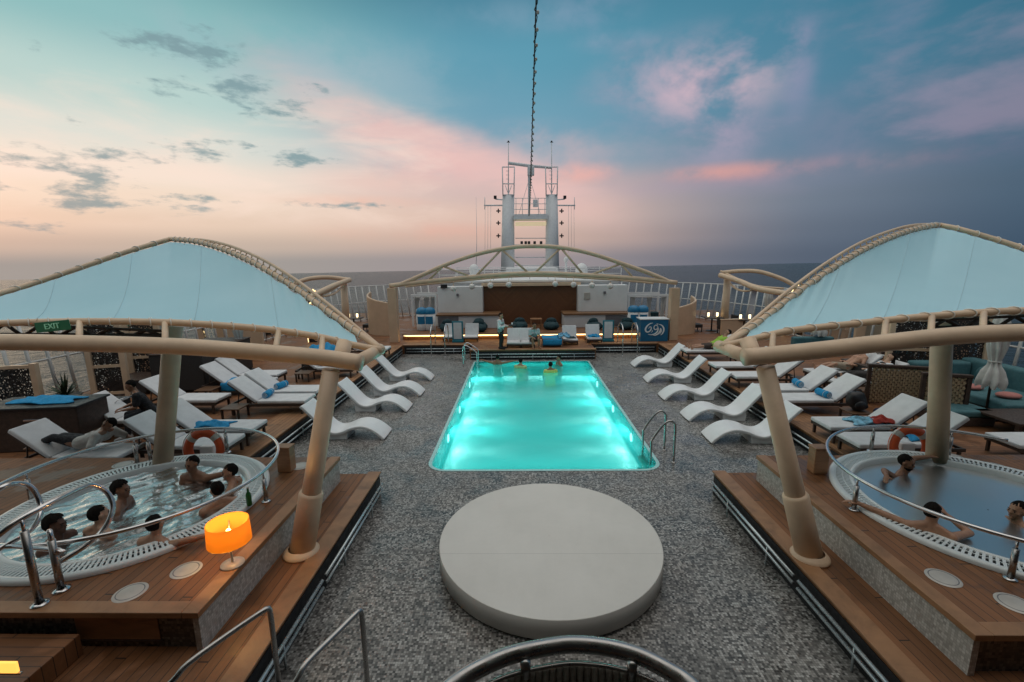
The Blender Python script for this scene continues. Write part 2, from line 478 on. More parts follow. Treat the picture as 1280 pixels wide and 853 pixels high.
def resample(pts, n):
    L = [0]
    for a, b in zip(pts, pts[1:]): L.append(L[-1]+(b-a).length)
    out = []; j = 0
    for i in range(n+1):
        d = L[-1]*i/n
        while j < len(L)-2 and L[j+1] < d: j += 1
        seg = L[j+1]-L[j]; t = (d-L[j])/seg if seg else 0
        out.append(pts[j].lerp(pts[j+1], min(1, t)))
    return out
XC = .45
def mx(side, off): return XC + side*off

# ------------------------------------------------------------------ sky, sun
wd = bpy.data.worlds.new('World'); scn.world = wd; wd.use_nodes = True
nt = NT(wd.node_tree); bg = nt.n['Background']
d = coord(nt, 'Generated')
sp = nt.new('ShaderNodeSeparateXYZ'); nt.link(d, sp.inputs[0])
z = sp.outputs[2]
az = nt.math('ARCTAN2', sp.outputs[0], sp.outputs[1])
zc = nt.math('MULTIPLY', z, 2.0, clamp=True)
def rampz(st): return nt.ramp(zc, [(p*2, s2l(c)) for p, c in st], 'EASE')
farl = rampz([(0, (164, 158, 152)), (.03, (196, 180, 166)), (.07, (226, 203, 184)), (.11, (238, 218, 200)), (.15, (240, 226, 212)), (.20, (218, 222, 214)), (.27, (182, 210, 206)), (.36, (136, 188, 190)), (.5, (74, 130, 142))])
cent = rampz([(0, (158, 148, 150)), (.045, (206, 177, 165)), (.09, (220, 190, 178)), (.15, (205, 182, 180)), (.20, (152, 170, 184)), (.26, (112, 160, 182)), (.37, (92, 154, 177)), (.5, (62, 122, 146))])
rght = rampz([(0, (92, 102, 118)), (.045, (103, 114, 130)), (.10, (114, 126, 143)), (.14, (120, 131, 151)), (.2, (98, 128, 153)), (.3, (80, 130, 156)), (.42, (66, 125, 151)), (.5, (52, 108, 134))])
farr = rampz([(0, (62, 84, 104)), (.1, (68, 94, 116)), (.18, (70, 104, 128)), (.3, (44, 106, 132)), (.5, (30, 84, 108))])
f1 = nt.smooth(az, -.62, -.04); f2 = nt.smooth(az, -.02, .58); f3 = nt.smooth(az, .46, .9)
c = nt.mix(f1, farl, cent); c = nt.mix(f2, c, rght); c = nt.mix(f3, c, farr)
# the dome high overhead, out of view, is brightened to fill the scene
c = nt.mix(nt.smooth(z, .52, .85), c, (1.04, 1.0, .94))
# behind the ship the sky is already dusky
dk = nt.smooth(nt.math('ABSOLUTE', az), 1.3, 2.6); c = nt.mix(nt.math('MULTIPLY', dk, nt.smooth(z, .4, .7, 1, 0)), c, s2l((110, 130, 148)))
cv = nt.new('ShaderNodeCombineXYZ'); nt.link(az, cv.inputs[0]); nt.link(nt.math('MULTIPLY', z, 1.0), cv.inputs[1])
V = cv.outputs[0]
warp = nt.noise(V, 3.0, 4, .6)
def dirof(px, v):
    q = ray(px, v).normalized(); return math.atan2(q.x, q.y), q.z
def blob(px, v, sx, sy, rot=0.0):
    x0, z0 = dirof(px, v); x1, _ = dirof(px+sx, v); _, z1 = dirof(px, v-sy)
    m_ = nt.mapping(V, (1, 1, 1), loc=(-x0, -z0, 0))
    m_ = nt.mapping(m_, (1/abs(x1-x0), 1/abs(z1-z0), 1), rot=(0, 0, rot))
    ln = nt.new('ShaderNodeVectorMath', operation='LENGTH'); nt.link(m_, ln.inputs[0])
    return nt.smooth(ln.outputs['Value'], 0, 1, 1, 0)
# broad pink veil running down from the upper left towards the mast
band = nt.math('ADD', z, nt.math('MULTIPLY', az, .32))
band = nt.math('ADD', band, nt.math('MULTIPLY', nt.math('SUBTRACT', warp, .5), .10))
bm_ = nt.math('MULTIPLY', nt.smooth(band, .08, .16), nt.smooth(band, .18, .235, 1, 0))
bm_ = nt.math('MULTIPLY', bm_, nt.math('MULTIPLY', nt.smooth(az, -.58, -.3), nt.smooth(az, .02, .30, 1, .0)))
streak = nt.noise(nt.mapping(V, (2.2, 9, 1), rot=(0, 0, .30)), 1.6, 5, .58, .4)
bm_ = nt.math('MULTIPLY', bm_, nt.smooth(streak, .30, .60, .35, 1))
c = nt.mix(nt.math('MULTIPLY', bm_, .85), c, s2l((236, 194, 188)))
# faint lilac wisps over the blue right half
wz = nt.noise(nt.mapping(V, (1.6, 4.2, 1), loc=(2.4, .9, 0), rot=(0, 0, -.25)), 2.2, 6, .56, .12)
wm = nt.math('MULTIPLY', nt.smooth(wz, .46, .70), nt.math('MULTIPLY', nt.smooth(az, .06, .25), nt.math('MULTIPLY', nt.smooth(z, .10, .17), nt.smooth(z, .30, .44, 1, .35))))
c = nt.mix(nt.math('MULTIPLY', wm, .40), c, s2l((178, 154, 176)))
lb = nt.noise(nt.mapping(V, (1, 1.5, 1), rot=(0, 0, .5)), 5.5, 5, .58, .15)
for (px, v, sx, sy, rt, am, col) in ((870, 150, 130, 105, 0, .32, (176, 160, 184)), (860, 92, 120, 50, -.25, .6, (206, 178, 194)), (890, 110, 90, 44, -.35, .7, (222, 190, 198)), (965, 50, 60, 28, -.4, .75, (166, 156, 184)), (1000, 95, 22, 60, 0, .5, (150, 148, 178)), (905, 165, 45, 50, .2, .5, (184, 164, 186)),
                                  (1060, 160, 60, 60, .5, .3, (150, 140, 166)), (765, 52, 45, 14, 0, .5, (158, 168, 192)), (740, 15, 60, 30, 0, .45, (140, 158, 186)), (1130, 20, 40, 40, 0, .35, (96, 128, 158)), (1230, 180, 90, 28, .2, .45, (112, 108, 140)),
                                  (980, 214, 220, 14, 0, .5, (186, 148, 158)), (900, 215, 90, 11, 0, .7, (222, 162, 154)), (720, 216, 60, 14, 0, .85, (240, 178, 168)), (640, 190, 130, 34, .25, .6, (226, 184, 184)), (530, 290, 110, 12, 0, .4, (236, 176, 158)), (480, 225, 90, 26, .1, .5, (242, 200, 188)), (440, 252, 90, 8, 0, .45, (244, 184, 164)),
                                  (560, 205, 90, 22, .25, .5, (240, 190, 184)), (400, 85, 190, 55, .25, .45, (180, 190, 200)), (330, 45, 110, 30, .2, .35, (150, 178, 188)), (640, 20, 120, 26, .1, .3, (150, 172, 194))):
    k = nt.math('MULTIPLY', blob(px, v, sx*1.5, sy*1.5, rt), nt.smooth(lb, .38, .62, 0 if px > 700 else .15, 1))
    c = nt.mix(nt.math('MULTIPLY', k, am, clamp=True), c, s2l(col))
# cream glow patches in the left
lw = nt.noise(nt.mapping(V, (2.0, 7, 1), rot=(0, 0, .12)), 1.8, 6, .6, .4)
lm = nt.math('MULTIPLY', nt.smooth(lw, .42, .68), nt.math('MULTIPLY', nt.smooth(az, -.25, -.05, 1, 0), nt.math('MULTIPLY', nt.smooth(z, .05, .1), nt.smooth(z, .2, .34, 1, 0))))
c = nt.mix(nt.math('MULTIPLY', lm, .55), c, s2l((250, 226, 212)))
# small slate clouds on the left
dn = nt.noise(nt.mapping(V, (6, 19, 1), loc=(.6, .2, 0)), 2.2, 7, .6, .2)
dn = nt.math('ADD', nt.math('MULTIPLY', dn, .75), nt.math('MULTIPLY', nt.noise(nt.mapping(V, (14, 34, 1)), 3.0, 3, .6), .25))
mxb = None
for (px, v, sx, sy) in ((38, 197, 52, 13), (150, 197, 55, 10), (95, 245, 62, 16), (185, 250, 66, 15), (130, 222, 40, 10), (242, 187, 40, 11), (368, 197, 46, 11), (312, 120, 62, 20), (352, 142, 40, 10), (215, 55, 58, 22), (200, 112, 26, 9), (30, 283, 60, 7), (384, 112, 20, 7), (32, 60, 20, 10), (262, 247, 34, 7), (300, 188, 40, 8), (270, 70, 30, 30), (20, 235, 30, 8), (88, 150, 14, 5), (440, 257, 60, 5)):
    k = blob(px, v, sx*1.75, sy*1.9); mxb = k if mxb is None else nt.math('MAXIMUM', mxb, k)
dm = nt.smooth(nt.math('ADD', nt.math('MULTIPLY', mxb, .55), nt.math('MULTIPLY', nt.math('SUBTRACT', dn, .5), 4.6)), .20, 1.0)
dm = nt.math('MULTIPLY', dm, nt.smooth(mxb, .02, .25))
c = nt.mix(nt.math('MULTIPLY', dm, .86), c, s2l((120, 152, 160)))
sk = nt.new('ShaderNodeTexSky', sky_type='NISHITA'); sk.sun_disc = False
sk.sun_elevation = R(2.0); sk.sun_rotation = R(-55); sk.air_density = 1.5; sk.dust_density = 3.0
bg2 = nt.new('ShaderNodeBackground'); nt.link(sk.outputs[0], bg2.inputs[0]); bg2.inputs[1].default_value = .012
nt.link(c, bg.inputs[0]); bg.inputs[1].default_value = .98
ad = nt.new('ShaderNodeAddShader'); nt.link(bg.outputs[0], ad.inputs[0]); nt.link(bg2.outputs[0], ad.inputs[1])
nt.link(ad.outputs[0], nt.n['World Output'].inputs[0])
sl = bpy.data.lights.new('sun', 'SUN'); sl.energy = .10; sl.angle = R(20); sl.color = (1.0, .66, .42)
so = bpy.data.objects.new('sun', sl); COL.objects.link(so)
so.rotation_euler = Vector((math.sin(R(55)), -math.cos(R(55)), -math.tan(R(7)))).to_track_quat('-Z', 'Y').to_euler()
vs = scn.view_settings; vs.view_transform = 'Standard'; vs.look = 'None'; vs.exposure = 0.0; vs.gamma = 1.0
cy = scn.cycles; cy.use_denoising = True
cy.max_bounces = 7; cy.diffuse_bounces = 3; cy.glossy_bounces = 3; cy.transparent_max_bounces = 10; cy.transmission_bounces = 4
cy.sample_clamp_indirect = 4.0; cy.caustics_reflective = False; cy.caustics_refractive = False

# ------------------------------------------------------------------ sea
mb = MB(); rs = [0, 20, 60, 150, 400, 1000, 2500, 7000]; n = 72
mb.lathe([(max(r, .01), 0) for r in rs], n=n)
sea = struct('sea', mb, SEA); sea.location = (0, 0, -27); sea.rotation_euler = (R(-.78), R(-.54), 0)

# ------------------------------------------------------------------ decks
def sheet(outer, holes, z, thick=None, lower=None):
    """flat sheet with holes, as mesh data in an MB; hole walls are closed down to 'lower'."""
    bm = bmesh.new(); ed = []
    for loop in [outer]+holes:
        vv = [bm.verts.new((x, y, z)) for x, y in loop]
        ed += [bm.edges.new((vv[i], vv[(i+1) % len(vv)])) for i in range(len(vv))]
    bmesh.ops.triangle_fill(bm, use_beauty=True, use_dissolve=False, edges=ed)
    bm.normal_update(); bm.verts.index_update()
    m_ = MB(); m_.add([v.co.copy() for v in bm.verts], [tuple(v.index for v in f.verts) for f in bm.faces]); bm.free()
    if lower is not None:
        for loop in [outer]+holes:
            k = len(loop)
            m_.add([Vector((x, y, z)) for x, y in loop]+[Vector((x, y, lower)) for x, y in loop],
                   [(i, (i+1) % k, k+(i+1) % k, k+i) for i in range(k)])
    return m_
def rrect(x0, y0, x1, y1, r, n=6):
    out = []
    rr = r if isinstance(r, (list, tuple)) else [r]*4
    for (cx, cy, a0, q) in ((x1-rr[0], y0+rr[0], -90, rr[0]), (x1-rr[1], y1-rr[1], 0, rr[1]), (x0+rr[2], y1-rr[2], 90, rr[2]), (x0+rr[3], y0+rr[3], 180, rr[3])):
        for k in range(n+1):
            a = R(a0+90*k/n); out.append((cx+q*math.cos(a), cy+q*math.sin(a)))
    return out
def circ(cx, cy, rx, ry=None, n=64): return [(cx+rx*math.cos(2*math.pi*k/n), cy+(ry or rx)*math.sin(2*math.pi*k/n)) for k in range(n)]
PX0, PX1, PY0, PY1 = -1.95, 2.90, 8.60, 18.78
hole = rrect(PX0, PY0, PX1, PY1, [.42, .12, .12, .42])
ins = lambda e: rrect(PX0+e, PY0+e, PX1-e, PY1-e, [.42-e, .08, .08, .42-e])
struct('pool_surround_floor', sheet([(-5.6, -1.2), (6.6, -1.2), (6.6, 20.6), (-5.6, 20.6)], [hole], 0), MOSF)
m_ = sheet(hole, [ins(.07)], .006); struct('pool_coping', m_, COPE)
inner = ins(.07); k = len(inner)
m_ = MB(); m_.add([(x, y, .006) for x, y in inner]+[(x, y, -1.5) for x, y in inner], [(i, (i+1) % k, k+(i+1) % k, k+i) for i in range(k)])
m_.add([(x, y, -1.5) for x, y in inner], [tuple(range(k))])
struct('pool_basin', m_, POOLT)
m_ = MB(); m_.grid(lambda u, v: (PX0+.075+u*(PX1-PX0-.15), PY0+.075+v*(PY1-PY0-.15), -.045), 1, 1)
m_ = MB(); m_.add([(x, y, -.045) for x, y in ins(.075)], [tuple(range(k))]); struct('pool_water', m_, WATER)

ZT, ZP, LEDGE, TERR, PLIN = .4, .85, 3.03, 5.85, 3.63
for s, nm in ((-1, 'left'), (1, 'right')):
    e = mx(s, TERR)
    out = mx(s, 13.9)
    m_ = MB(); m_.span((min(e, out), 7.70, -.6), (max(e, out), 34.0, ZT)); struct('terrace_deck_'+nm, m_, TEAKX)
    m_ = MB(); m_.span((min(mx(s, LEDGE), out), -.5, -.6), (max(mx(s, LEDGE), out), 7.697, ZT)); struct('ledge_deck_'+nm, m_, TEAKY)
    # teak trim edge, dark recess below it
    m_ = MB(); m_.span((min(e-s*.03, e+s*.72), 7.70, ZT+.003), (max(e-s*.03, e+s*.72), 20.35, ZT+.03)); struct('terrace_trim_'+nm, m_, TRIMY, bevel=.006)
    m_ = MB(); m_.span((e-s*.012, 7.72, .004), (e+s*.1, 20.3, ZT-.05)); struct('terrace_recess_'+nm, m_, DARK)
    l = mx(s, LEDGE)
    m_ = MB(); m_.span((l-s*.03, .5, ZT+.003), (l+s*.2, 7.73, ZT+.03)); struct('ledge_trim_'+nm, m_, TEAKT, bevel=.006)
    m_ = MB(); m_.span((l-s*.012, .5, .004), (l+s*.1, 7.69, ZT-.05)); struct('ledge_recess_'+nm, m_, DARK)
m_ = MB(); m_.span((mx(-1, TERR)+.002, 20.45, -.6), (mx(1, TERR)-.002, 34, ZT)); struct('back_deck', m_, TEAKX)
m_ = MB(); m_.span((-2.15, 19.15, -.6), (3.25, 20.447, ZT)); struct('pool_end_deck', m_, TEAKX)
m_ = MB(); m_.span((-2.17, 19.10, ZT+.003), (3.27, 19.4, ZT+.03)); struct('pool_end_trim', m_, TRIMX, bevel=.006)
m_ = MB()
for a, b in ((mx(-1, TERR)+.02, -2.17), (3.27, mx(1, TERR)-.02)): m_.span((a, 20.41, ZT+.003), (b, 20.75, ZT+.03))
struct('back_deck_trim', m_, TRIMX, bevel=.006)
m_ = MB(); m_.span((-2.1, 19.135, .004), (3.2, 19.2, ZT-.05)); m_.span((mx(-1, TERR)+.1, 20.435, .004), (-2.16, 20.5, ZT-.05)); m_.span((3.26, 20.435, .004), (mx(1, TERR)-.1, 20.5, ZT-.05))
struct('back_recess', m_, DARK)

# hull below the terraces and the ship's own facade behind the viewpoint
m_ = MB(); m_.span((mx(-1, 13.95), -12, -26.5), (mx(1, 13.95), 33.9, -.605)); struct('ship_hull', m_, WHITE)
m_ = MB(); m_.span((mx(-1, 13.9), -9, -.6), (mx(1, 13.9), -1.3, 10.5)); struct('superstructure_facade', m_, DARK)
m_ = MB(); m_.span((mx(-1, 5), -1.295, 2.48), (mx(1, 5), .62, 2.6)); struct('viewing_balcony_floor', m_, TEAKX)

m_ = MB(); m_.span((mx(-1, 13.9), -1.298, 6.1), (mx(1, 13.9), 2.0, 6.4)); struct('unseen_overhang', m_, WHITE)  # unseen slab added over the viewpoint to darken the near floor
# hot tub plinths
TUBS = {-1: (-5.40, 5.85, 1.62, 1.62), 1: (6.30, 5.75, 1.76, 1.76)}
for s, nm in ((-1, 'left'), (1, 'right')):
    a, b = mx(s, PLIN), mx(s, 9.9)
    y0, y1 = (3.88, 7.42) if s < 0 else (3.64, 7.42)
    x0, x1 = min(a, b), max(a, b)
    cx, cy, rx, ry = TUBS[s]
    hl = circ(cx, cy, rx-.05, ry-.05)
    struct('hot_tub_deck_'+nm, sheet([(x0, y0), (x1, y0), (x1, y1), (x0, y1)], [hl], ZP), TEAKY)
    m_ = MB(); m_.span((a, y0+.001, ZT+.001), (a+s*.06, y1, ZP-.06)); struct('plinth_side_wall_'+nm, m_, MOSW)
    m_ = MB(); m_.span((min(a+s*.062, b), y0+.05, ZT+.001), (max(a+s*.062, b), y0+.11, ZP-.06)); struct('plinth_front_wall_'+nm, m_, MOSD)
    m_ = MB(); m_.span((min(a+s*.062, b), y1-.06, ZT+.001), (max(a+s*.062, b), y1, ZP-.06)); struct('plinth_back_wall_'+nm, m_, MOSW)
    m_ = MB(); m_.span((a-s*.025, y0-.03, ZP-.062), (a+s*.14, y1+.02, ZP+.004)); m_.span((min(a+s*.142, b), y0-.03, ZP-.062), (max(a+s*.142, b), y0+.13, ZP+.004))
    struct('plinth_trim_'+nm, m_, TEAKT, bevel=.008)
# boarding step at the near left corner of the left plinth
m_ = MB(); m_.span((-9.5, 2.6, ZT+.002), (-4.35, 3.84, .63)); struct('tub_step_left', m_, TEAKX, bevel=.01)
# ------------------------------------------------------------------ round platform
st = MB(); sc_, sr = (.40, 5.95), 1.56
st.lathe([(.01, .30), (sr-.006, .30), (sr, .294), (sr, .045), (sr-.05, .043), (sr-.05, 0.003), (.01, .003)], (0, 0, 0), 96)
o = st.build('round_platform', STAGE); o.location = (sc_[0], sc_[1], 0)
for p_ in o.data.polygons: p_.use_smooth = abs(p_.normal.z) < .9
tag(o, 'low round pale grey platform on the mosaic floor at the near end of the pool', 'platform')

# ------------------------------------------------------------------ edge rails along the deck steps
def edge_rail(pa, pb, label, zs=(.15, .27), r=.021, mat=None, gap=True):
    pa, pb = Vector(pa), Vector(pb)
    root = thing('edge_rail', label, 'rail', ((pa+pb)/2).to_tuple(), 0, 'steel rails along the deck edges')
    d_ = (pb-pa); L = d_.length; d_.normalize()
    nrm = Vector((-d_.y, d_.x, 0))
    for zz in zs:
        m_ = W()
        m_.tube([pa+Vector((0, 0, zz)), pb+Vector((0, 0, zz))], r, 8); m_.put('rail_tube', mat or STEEL, root)
    k = max(2, int(L/1.6))
    for i in range(k):
        c_ = pa + d_*(L*(i+.5)/k)
        m_ = W(); m_.tube([c_+Vector((0, 0, .0)), c_+Vector((0, 0, zs[-1]))], .014, 6); m_.put('bracket', mat or STEEL, root)
    return root
RAILP = pm('pale_steel', (.55, .62, .64), .3, .7, var=.06, scale=8)
for s, nm in ((-1, 'left'), (1, 'right')):
    l = mx(s, LEDGE)-s*.10
    edge_rail((l, 5.12, 0), (l, 7.52, 0), f'pale double rail at pool end of the step beside the {"bubbling" if s<0 else "calm"} hot tub', (.20, .30), mat=RAILP)
    edge_rail((l, 1.2, 0), (l, 5.02, 0), f'longer pale double rail on the near step edge beside the {"bubbling" if s<0 else "calm"} hot tub', (.20, .30), mat=RAILP)
    e = mx(s, TERR)-s*.06
    edge_rail((e, 7.9, 0), (e, 20.2, 0), f'long double rail on the terrace edge behind the {"four" if s<0 else "five"} white wave loungers', (.12, .25), mat=RAILP)
edge_rail((-2.1, 19.06, 0), (3.2, 19.06, 0), 'double rail along the step right behind the far end of the pool', (.12, .25), mat=RAILP)
edge_rail((mx(-1, TERR)+.2, 20.37, 0), (-2.3, 20.37, 0), 'short double rail on the back step by the far pool ladder', (.12, .25), mat=RAILP)
edge_rail((3.4, 20.37, 0), (mx(1, TERR)-.2, 20.37, 0), 'short double rail on the back step in front of the blue counter', (.12, .25), mat=RAILP)

# ------------------------------------------------------------------ white wave loungers in the shallow water
def wave_lounger():
    root = thing('wave_lounger', None, 'pool lounger', group='white wave loungers beside the pool')
    ctl = [(0, .045), (.13, .17), (.32, .30), (.55, .365), (.80, .325), (1.02, .235), (1.20, .205), (1.36, .27), (1.52, .43), (1.72, .66), (1.93, .88)]
    top = crv([(x, 0, z) for x, z in ctl], 6)
    w, th = .34, .075
    up, dn_ = [], []
    for i, p in enumerate(top):
        a = top[max(0, i-1)]; b = top[min(len(top)-1, i+1)]; t = (b-a).normalized(); nn = Vector((-t.z, 0, t.x))
        up.append((p.x, p.z)); dn_.append(((p-nn*th).x, max(.004, (p-nn*th).z)))
    prof = up + dn_[::-1]
    m_ = MB(); n = len(up)
    # cross section slightly dished: sweep across the width
    cols = [-1, -.93, -.5, 0, .5, .93, 1]; vs = []
    for cwid in cols:
        dz = -.016*(1-cwid*cwid)
        inset = .012 if abs(cwid) == 1 else 0
        for (x, z) in up: vs.append(Vector((x, cwid*w, z+dz-inset)))
        for (x, z) in dn_: vs.append(Vector((x, cwid*w, z+(inset*.5))))
    fs = []
    for j in range(len(cols)-1):
        for i in range(n-1):
            a = j*2*n+i; b = (j+1)*2*n+i
            fs.append((a, a+1, b+1, b)); fs.append((a+n, b+n, b+n+1, a+n+1))
        a = j*2*n; b = (j+1)*2*n
        fs.append((a, b, b+n, a+n)); fs.append((a+n-1, a+2*n-1, b+2*n-1, b+n-1))
    for j in (0, len(cols)-1):
        for i in range(n-1):
            a = j*2*n+i; fs.append((a, a+n, a+n+1, a+1))
    m_.add(vs, fs, True)
    b = m_.build('body', WPLAST, root, bevel=.012)
    m_ = MB()
    prof = [(.93, .004), (1.50, .004), (1.52, .17), (1.47, .32), (1.36, .2), (1.2, .14), (1.02, .17), (.9, .2)]
    m_.extrude_y(prof, -.29, .29); m_.build('base', WPLAST, root, bevel=.012)
    return root
wl = wave_lounger()
LW = [(-3.24, 10.56, 'wave lounger nearest the bubbling tub, partly behind the leaning post'),
      (-3.18, 12.58, 'second white wave lounger from the leaning post on the bubbling tub side'),
      (-3.12, 14.1, 'third white wave lounger from the leaning post on the bubbling tub side'),
      (-3.15, 15.97, 'farthest white wave lounger on the bubbling tub side, nearest the far ladder')]
RW = [(4.36, 10.25, 'white wave lounger with its back behind the leaning post by the calm tub'),
      (4.36, 11.7, 'second white wave lounger counted from the calm hot tub'),
      (4.29, 13.5, 'middle white wave lounger of the row of five'),
      (4.35, 15.5, 'fourth white wave lounger counted from the calm hot tub'),
      (4.46, 17.8, 'farthest white wave lounger in the row of five, near the blue counter')]
first = True
for lst, rz in ((LW, math.pi), (RW, 0)):
    for x, y, lab in lst:
        if first: o = wl; o.location = (x, y, 0); o.rotation_euler = (0, 0, rz); o['label'] = lab; first = False
        else: dup(wl, None, (x, y, 0), rz+rnd.uniform(-.045, .045), lab)

# ------------------------------------------------------------------ cushioned deck loungers
def deck_lounger(ang=38, L=2.0, hx=1.22, bl=.86, hs=.30):
    root = thing('deck_lounger', None, 'sun lounger', group='cushioned sun loungers on the teak decks')
    wdt = .33; ca, sa = math.cos(R(ang)), math.sin(R(ang))
    m_ = MB()
    for y in (-wdt+.02, wdt-.02): m_.span((.02, y-.022, hs-.07), (L-.06, y+.022, hs-.005))
    for x in (.04, L*.3, L*.6, L-.08): m_.span((x-.02, -wdt+.044, hs-.06), (x+.02, wdt-.044, hs-.01))
    m_.build('frame', DWOOD, root, bevel=.004)
    for x in (.1, L-.16):
        for y in (-wdt+.02, wdt-.02):
            l_ = MB(); l_.span((x-.025, y-.024, .002), (x+.025, y+.024, hs-.071)); l_.build('leg', DWOOD, root, bevel=.004)
    m_ = MB(); m_.span((0, -wdt, hs), (hx, wdt, hs+.085)); m_.build('seat_cushion', CUSH, root, bevel=.028, seg=3)
    m_ = MB(); cx = hx+.015+bl/2*ca; cz = hs+.05+bl/2*sa
    m_.box((cx-.0*sa, 0, cz), (bl, wdt*2, .085), (0, -R(ang), 0)); m_.build('back_cushion', CUSH, root, bevel=.028, seg=3)
    m_ = MB(); m_.box((cx+.055*sa, 0, cz-.055*ca), (bl*.96, wdt*1.9, .03), (0, -R(ang), 0)); m_.build('back_panel', DWOOD, root, bevel=.004)
    m_ = MB()
    for y in (-.25, .25): m_.tube([(hx+bl*.62*ca+.05, y, hs-.0+bl*.62*sa-.02), (L-.25, y, hs-.04)], .013, 6)
    m_.build('back_stay', DWOOD, root)
    return root
dl = deck_lounger()
dlu = deck_lounger(66, 1.15, .62, .60, .17); dlu_used = [False]
def towel_roll():
    root = thing('rolled_towel', None, 'towel', group='rolled blue pool towels')
    m_ = MB(); m_.tube([(0, -.2, .085), (0, -.19, .085), (0, .19, .085), (0, .2, .085)], [.075, .085, .085, .075], 18); m_.build('roll', BLUE, root)
    for y in (-.203, .203):
        m_ = MB(); sp_ = [Vector((math.cos(a)*(.004+.0045*a), y, .085+math.sin(a)*(.004+.0045*a))) for a in [k*.5 for k in range(30)]]
        m_.tube(sp_, .006, 5); m_.build('spiral_end', pm_white_trim, root)
    m_ = MB()
    for k in (-.1,): m_.tube([(.087*math.cos(a), k, .085+.087*math.sin(a)) for a in [2*math.pi*j/20 for j in range(20)]], .007, 5, closed=True)
    m_.build('white_band', pm_white_trim, root)
    return root
pm_white_trim = pm('towel_white', (.6, .64, .66), .9, var=.08)
tw = towel_roll(); tw_used = [False]
dl_used = [False]
def place_lounger(x, y, rz, label, towel=None, z=ZT, up=False):
    """x,y = middle of the foot end"""
    if up:
        if not dlu_used[0]: o = dlu; dlu_used[0] = True; o.location = (x, y, z); o.rotation_euler = (0, 0, rz); o['label'] = label
        else: o = dup(dlu, None, (x, y, z), rz, label)
    elif not dl_used[0]: o = dl; dl_used[0] = True; o.location = (x, y, z); o.rotation_euler = (0, 0, rz); o['label'] = label
    else: o = dup(dl, None, (x, y, z), rz, label)
    if towel:
        dx, dy = 1.12, rnd.uniform(-.05, .05)
        loc = (x+math.cos(rz)*dx-math.sin(rz)*dy, y+math.sin(rz)*dx+math.cos(rz)*dy, z+.385)
        if not tw_used[0]: tw.location = loc; tw.rotation_euler = (0, 0, rz+.15); tw['label'] = towel; tw_used[0] = True
        else: dup(tw, None, loc, rz+rnd.uniform(-.25, .25), towel)
    return o
PI = math.pi
# left terrace: feet towards the pool (+x), heads outboard
for a in [(-5.42, 11.25, PI, 'white sun lounger behind the leaning post, near one of the towel pair', 'rolled blue towel on the nearer lounger of the pair behind the leaning post'),
          (-5.50, 12.1, PI, 'white sun lounger beside its twin, farther one of the towel pair', 'rolled blue towel on the farther lounger of the pair behind the leaning post'),
          (-5.50, 14.85, PI, 'white sun lounger half hidden by the end of the canopy beam', 'rolled blue towel on the lounger below the canopy beam end'),
          (-5.30, 18.05, PI, 'white sun lounger alone at the sharp tip of the left canopy', None),
          (-5.62, 9.25, PI, 'white sun lounger with an unrolled towel just behind the lifebuoy by the bubbling tub', None),
          (-5.62, 8.42, PI, 'white sun lounger right behind the lifebuoy and bubbling tub rim', None),
          (-7.75, 11.35, PI, 'white sun lounger whose foot shows beyond the upright left post', None),
          (-7.85, 9.85, PI, 'white sun lounger under the seated man in black', None),
          (-7.35, 13.0, PI, 'white sun lounger by the dark wall with a hanging blue towel', None),
          (-7.55, 13.95, PI, 'white sun lounger farther along the dark wall, next to the hanging towel one', None),
          (-7.30, 7.95, PI, 'white sun lounger with a man lying on it beside the dark towel bar', None),
          (-8.6, 6.9, PI, 'white sun lounger cut by the picture edge beyond the bubbling tub', None)]:
    place_lounger(*a)
for a in [(6.25, 17.2, 0, 'white sun lounger under the person in a lime shirt', None),
          (6.30, 14.7, 0, 'white sun lounger just past the stub ends of the right canopy', None),
          (6.32, 13.35, 0, 'white sun lounger behind the top of the right leaning post', None),
          (6.35, 11.95, 0, 'white sun lounger with a towel, farther one of the right pair', 'rolled blue towel on the farther lounger of the right pair'),
          (6.40, 11.05, 0, 'white sun lounger with a towel, nearer one of the right pair', 'rolled blue towel on the nearer lounger of the right pair'),
          (6.32, 9.25, 0, 'white sun lounger with strewn towels behind the right lifebuoy', None),
          (6.25, 8.35, 0, 'white sun lounger behind the upright right post', None),
          (9.1, 8.3, 0, 'white sun lounger cut off by the picture edge below the parasol', None),
          (8.85, 13.7, 0, 'white sun lounger under the man without a shirt', None),
          (8.75, 12.65, 0, 'white sun lounger under the person with the striped wrap', None)]:
    place_lounger(*a)
# back deck: heads away from the viewer
for px, v, lab in ((562, 428, 'upright white lounger nearest the towel bins on the back deck'), (588, 428, 'white lounger between the teal boards and the navy beanbag'),
                   (643, 436, 'white lounger right beside the waiter'), (659, 436, 'white lounger next to the seated guest at the pool end'),
                   (714, 432, 'white lounger past the blue draped towel at the pool end'), (744, 430, 'white lounger with a blue towel heap beside the far teal board')):
    p = P(px, v, ZT); place_lounger(p.x, p.y+.1, PI/2, lab, up=True)

